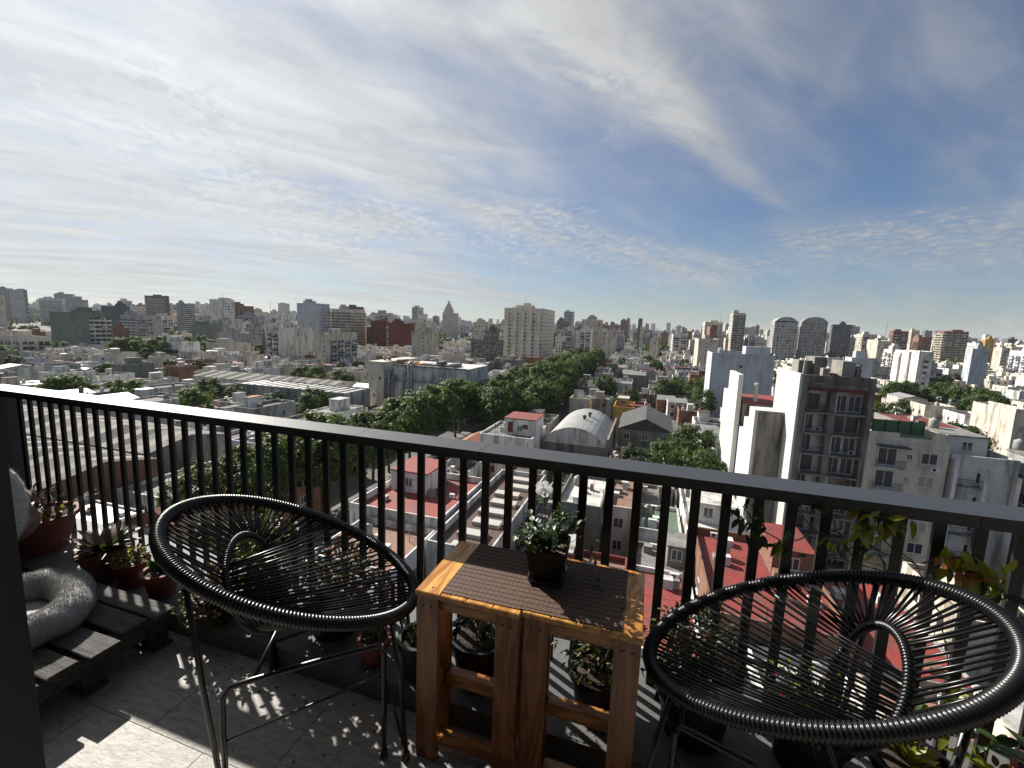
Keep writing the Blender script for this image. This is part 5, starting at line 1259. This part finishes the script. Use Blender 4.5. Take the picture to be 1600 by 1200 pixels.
t = thing('potted_plant', 'orange plastic pot with broad green leaves in the balcony corner', 'potted plant', (1.36, 1.66, .10)); pot_round(t, .12, .09, .20, mat('orange_plastic', (0.3510, 0.0780, 0.0273), .5))
gl = leaf_mesh('leaf', G1, LAN, .40, .3)
for k in range(22): a = k * 2.4; place_leaf(t, gl, (0, 0, .18), (math.cos(a), math.sin(a), .2 + k * .05), (0, 0, 1), PR.uniform(.12, .2))

# vine on the railing
t = thing('climbing_vine', 'twining vine with yellow-green and orange leaves on the railing bars', 'vine', (1.0, 1.80, .10))
pot = MB(); 
def V(u, v, y=1.83): p = at_y(u, v, y); return Vector((p.x - 1.0, p.y - 1.80, p.z - .10))
vl = {'g': leaf_mesh('leaf', G3, LAN, .38, .3), 'y': leaf_mesh('leaf', G2, LAN, .36, .35), 'o': leaf_mesh('leaf', G5, LAN, .42, .2), 'j': leaf_mesh('leaf', G1, LAN, .38, .3)}
stems = [[(1490, 1090), (1470, 960), (1430, 880), (1340, 850), (1280, 830), (1225, 850), (1185, 825), (1160, 790)], [(1430, 880), (1400, 860), (1380, 845), (1370, 820), (1395, 790)], [(1440, 880), (1500, 870), (1540, 890), (1575, 930)],
         [(1470, 960), (1400, 895), (1330, 880), (1290, 850), (1235, 780), (1180, 772)], [(1340, 850), (1310, 870), (1300, 845), (1325, 830)], [(1400, 895), (1330, 868), (1295, 800), (1240, 770)]]
for s in stems:
    pts = [V(*p) for p in s]; fine_ = []
    for a, c in zip(pts, pts[1:]):
        for q in range(5): fine_.append(a.lerp(c, q / 5) + Vector((PR.uniform(-.004, .004), PR.uniform(-.008, .008), PR.uniform(-.004, .004))))
    fine_.append(pts[-1])
    if s is stems[0]: fine_[0].z = -.004
    b = MB(); b.tube(fine_, .0024, 5); obj('stem', b, STEM, t)
def cluster(u, v, n, kinds, spread, size, down=.3):
    c = V(u, v, 1.80); n = int(n * 1.5); size *= .92
    for k in range(n):
        p = c + Vector((PR.gauss(0, spread), PR.gauss(0, spread * .6), PR.gauss(0, spread * .7))); d = Vector((PR.uniform(-1, 1), PR.uniform(-.8, .4), PR.uniform(-1, .5) - down))
        place_leaf(t, vl[PR.choice(kinds)], p, d, (PR.uniform(-.5, .5), PR.uniform(-1, 0), .8), size * PR.uniform(.7, 1.25))
cluster(1150, 800, 5, 'gj', .02, .045); cluster(1185, 825, 12, 'gjj', .028, .055); cluster(1225, 855, 9, 'gyj', .028, .05); cluster(1178, 790, 3, 'g', .015, .06)
cluster(1385, 812, 22, 'yyyj', .030, .062); cluster(1355, 825, 6, 'yyj', .02, .06); cluster(1360, 860, 9, 'gyj', .025, .04); cluster(1275, 790, 6, 'gj', .02, .04); cluster(1300, 845, 4, 'gy', .02, .04)
cluster(1515, 880, 20, 'yyyj', .035, .075, .5); cluster(1490, 885, 6, 'o', .025, .075, .2); cluster(1548, 905, 10, 'yyj', .03, .07, .6); cluster(1560, 930, 5, 'yg', .02, .07)
cluster(1480, 1100, 14, 'yjj', .06, .07, .1); cluster(1520, 1160, 12, 'yj', .05, .08, .1)

# ------------------------------------------------------------ pallet, pet bed, wicker chair
PAL = mat('weathered_pallet_wood', (0.0663, 0.0608, 0.0546), .85, var=.4, vscale=8, col2=(.022, .020, .018), c2lo=.4, c2hi=.7, stretch=(.6, 8, 8), bump=.5, bscale=18, rndv=.2)
t = thing('wooden_pallet', 'dark weathered wooden pallet used as a low platform', 'pallet', (-2.58, 1.10, 0))
for k, (y0, y1) in enumerate(((.245, .345), (.125, .235), (-.02, .095), (-.15, -.045), (-.28, -.175), (-.40, -.30))):
    obj('slat', bevel_box(-.40, y0, .175, .375 + (.01, -.02, .03, 0, .01, -.01)[k], y1, .197, .004), PAL, t)
for x in (-.38, -.02, .26): obj('bearer', bevel_box(x, -.40, .085, x + .08, .345, .1746, .004), PAL, t)
for y in (-.39, -.03, .245): obj('bottom_board', bevel_box(-.40, y, 0, .36, y + .09, .02, .003), PAL, t)
for x in (-.38, -.02, .26):
    for y in (-.39, -.03, .245): obj('block', bevel_box(x + .002, y + .003, .0202, x + .078, y + .087, .0848, .004), PAL, t)
FUR = mat('white_fur', (.36, .358, .35), .95, var=.12, vscale=30, sheen=.4)
def furry(t, fn, nu, nv, hair, hl, rnd, name):
    b = MB(); P = [[fn(2 * math.pi * i / nu, 2 * math.pi * j / nv) for j in range(nv)] for i in range(nu)]
    for i in range(nu):
        for j in range(nv): b.v.append(tuple(P[i][j]))
    for i in range(nu):
        for j in range(nv): b.f.append((i * nv + j, ((i + 1) % nu) * nv + j, ((i + 1) % nu) * nv + (j + 1) % nv, i * nv + (j + 1) % nv)); b.m.append(0)
    o = obj(name, b, FUR, t, smooth=True); h = MB()
    for k in range(hair):
        a, c = rnd.random() * 6.283, rnd.random() * 6.283; p = fn(a, c); e = .01
        n_ = (fn(a + e, c) - p).cross(fn(a, c + e) - p)
        if n_.length < 1e-9: continue
        n_.normalize(); d = (n_ + Vector((rnd.uniform(-.7, .7), rnd.uniform(-.7, .7), rnd.uniform(-.7, .5)))).normalized(); s = d.orthogonal().normalized() * .0011
        ll = hl * rnd.uniform(.5, 1.3); h.tri(p - s, p + s, p + d * ll)
    f = obj('fur', h, FUR, o); f['kind'] = 'stuff'
    return o
def bed_fn(a, c):
    R0 = .228 + .010 * math.sin(3 * a + 1); r = .070 * (1 + .06 * math.sin(5 * a) + .03 * math.sin(11 * a + 2 * c)) 
    p = Vector(((R0 + r * math.cos(c)) * math.cos(a), (R0 + r * math.cos(c)) * math.sin(a), .068 + r * .95 * math.sin(c)))
    q = noise.noise(p * 9) * .014 + noise.noise(p * 40) * .003
    return p + Vector((math.cos(a) * math.cos(c), math.sin(a) * math.cos(c), math.sin(c))) * q
t = thing('pet_bed', 'round fluffy white pet bed lying on the dark pallet', 'pet bed', (-2.73, 1.08, .197))
furry(t, bed_fn, 90, 28, 46000, .012, PR, 'rim_cushion')
b = MB(); b.lathe([(.001, .0), (.22, .0), (.22, .02), (.12, .032), (.001, .03)], 30); obj('base_cushion', b, FUR, t, smooth=True)
t = thing('wicker_chair', 'brown wicker chair with a rounded back behind the open door', 'chair', (-3.56, 1.16, 0))
WICK = mat('brown_wicker', (0.0858, 0.0429, 0.0218), .7, var=.4, vscale=40, stretch=(1, 1, 6), bump=.6, bscale=60)
b = MB(); b.lathe([(.001, .40), (.39, .40), (.40, .43), (.39, .46), (.001, .46)], 32); obj('seat', b, WICK, t)
b = MB(); n = 26
for k in range(n):
    a0, a1 = R_(105 + 170 * k / n), R_(105 + 170 * (k + 1) / n)
    def top(a): return .62 + .46 * max(0, math.sin((a - R_(105)) / R_(170) * math.pi)) ** .7
    for r in (.375, .395):
        p = [(r * math.cos(a0), r * math.sin(a0)), (r * math.cos(a1), r * math.sin(a1))]; b.quad((*p[0], .45), (*p[1], .45), (*p[1], top(a1)), (*p[0], top(a0)))
obj('backrest', b, WICK, t)
b = MB(); b.tube([(.385 * math.cos(R_(105 + 170 * k / n)), .385 * math.sin(R_(105 + 170 * k / n)), top(R_(105 + 170 * k / n))) for k in range(n + 1)], .02, 8); obj('back_rim', b, WICK, t, smooth=True)
for a in (45, 135, 225, 315): b = MB(); b.tube([(.28 * math.cos(R_(a)), .28 * math.sin(R_(a)), .41), (.32 * math.cos(R_(a)), .32 * math.sin(R_(a)), 0)], [.02, .016], 8); obj('leg', b, WICK, t)
def cush(a, c):
    p = Vector((.20 * math.cos(a) * (1 + .05 * math.sin(5 * a)), .13 * math.sin(a) * math.cos(0), .0)); th = c
    # squashed sphere with folds: a longitude, c folded to latitude
    la = math.sin(c); co = abs(math.cos(c)) ** .8 * (1 if math.cos(c) >= 0 else -1)
    q = Vector((.13 * co * math.cos(a / 2), .15 * co * math.sin(a / 2), .20 + .21 * la))
    return q * 1.0 + q.normalized() * (noise.noise(q * 11) * .022 + noise.noise(q * 26) * .008)
t = thing('cushion', 'white fluffy cushion standing on the brown wicker chair seat', 'cushion', (-3.13, 1.20, .455))
furry(t, cush, 60, 40, 14000, .010, PR, 'cover')

# dry leaves blown into the corner by the pallet and kerb
b = MB()
for k in range(16):
    x, y = PR.uniform(-2.15, -.9), 1.46 - abs(PR.gauss(0, .16))
    b.leaf((x, y, .004), (PR.uniform(-1, 1), PR.uniform(-1, 1), .08), (0, 0, 1), PR.uniform(.010, .026), PR.uniform(.006, .012), PR.randrange(3), .1)
tag(obj('fallen_leaves', b, [G4, G6, SOIL]), None, None, kind='stuff')
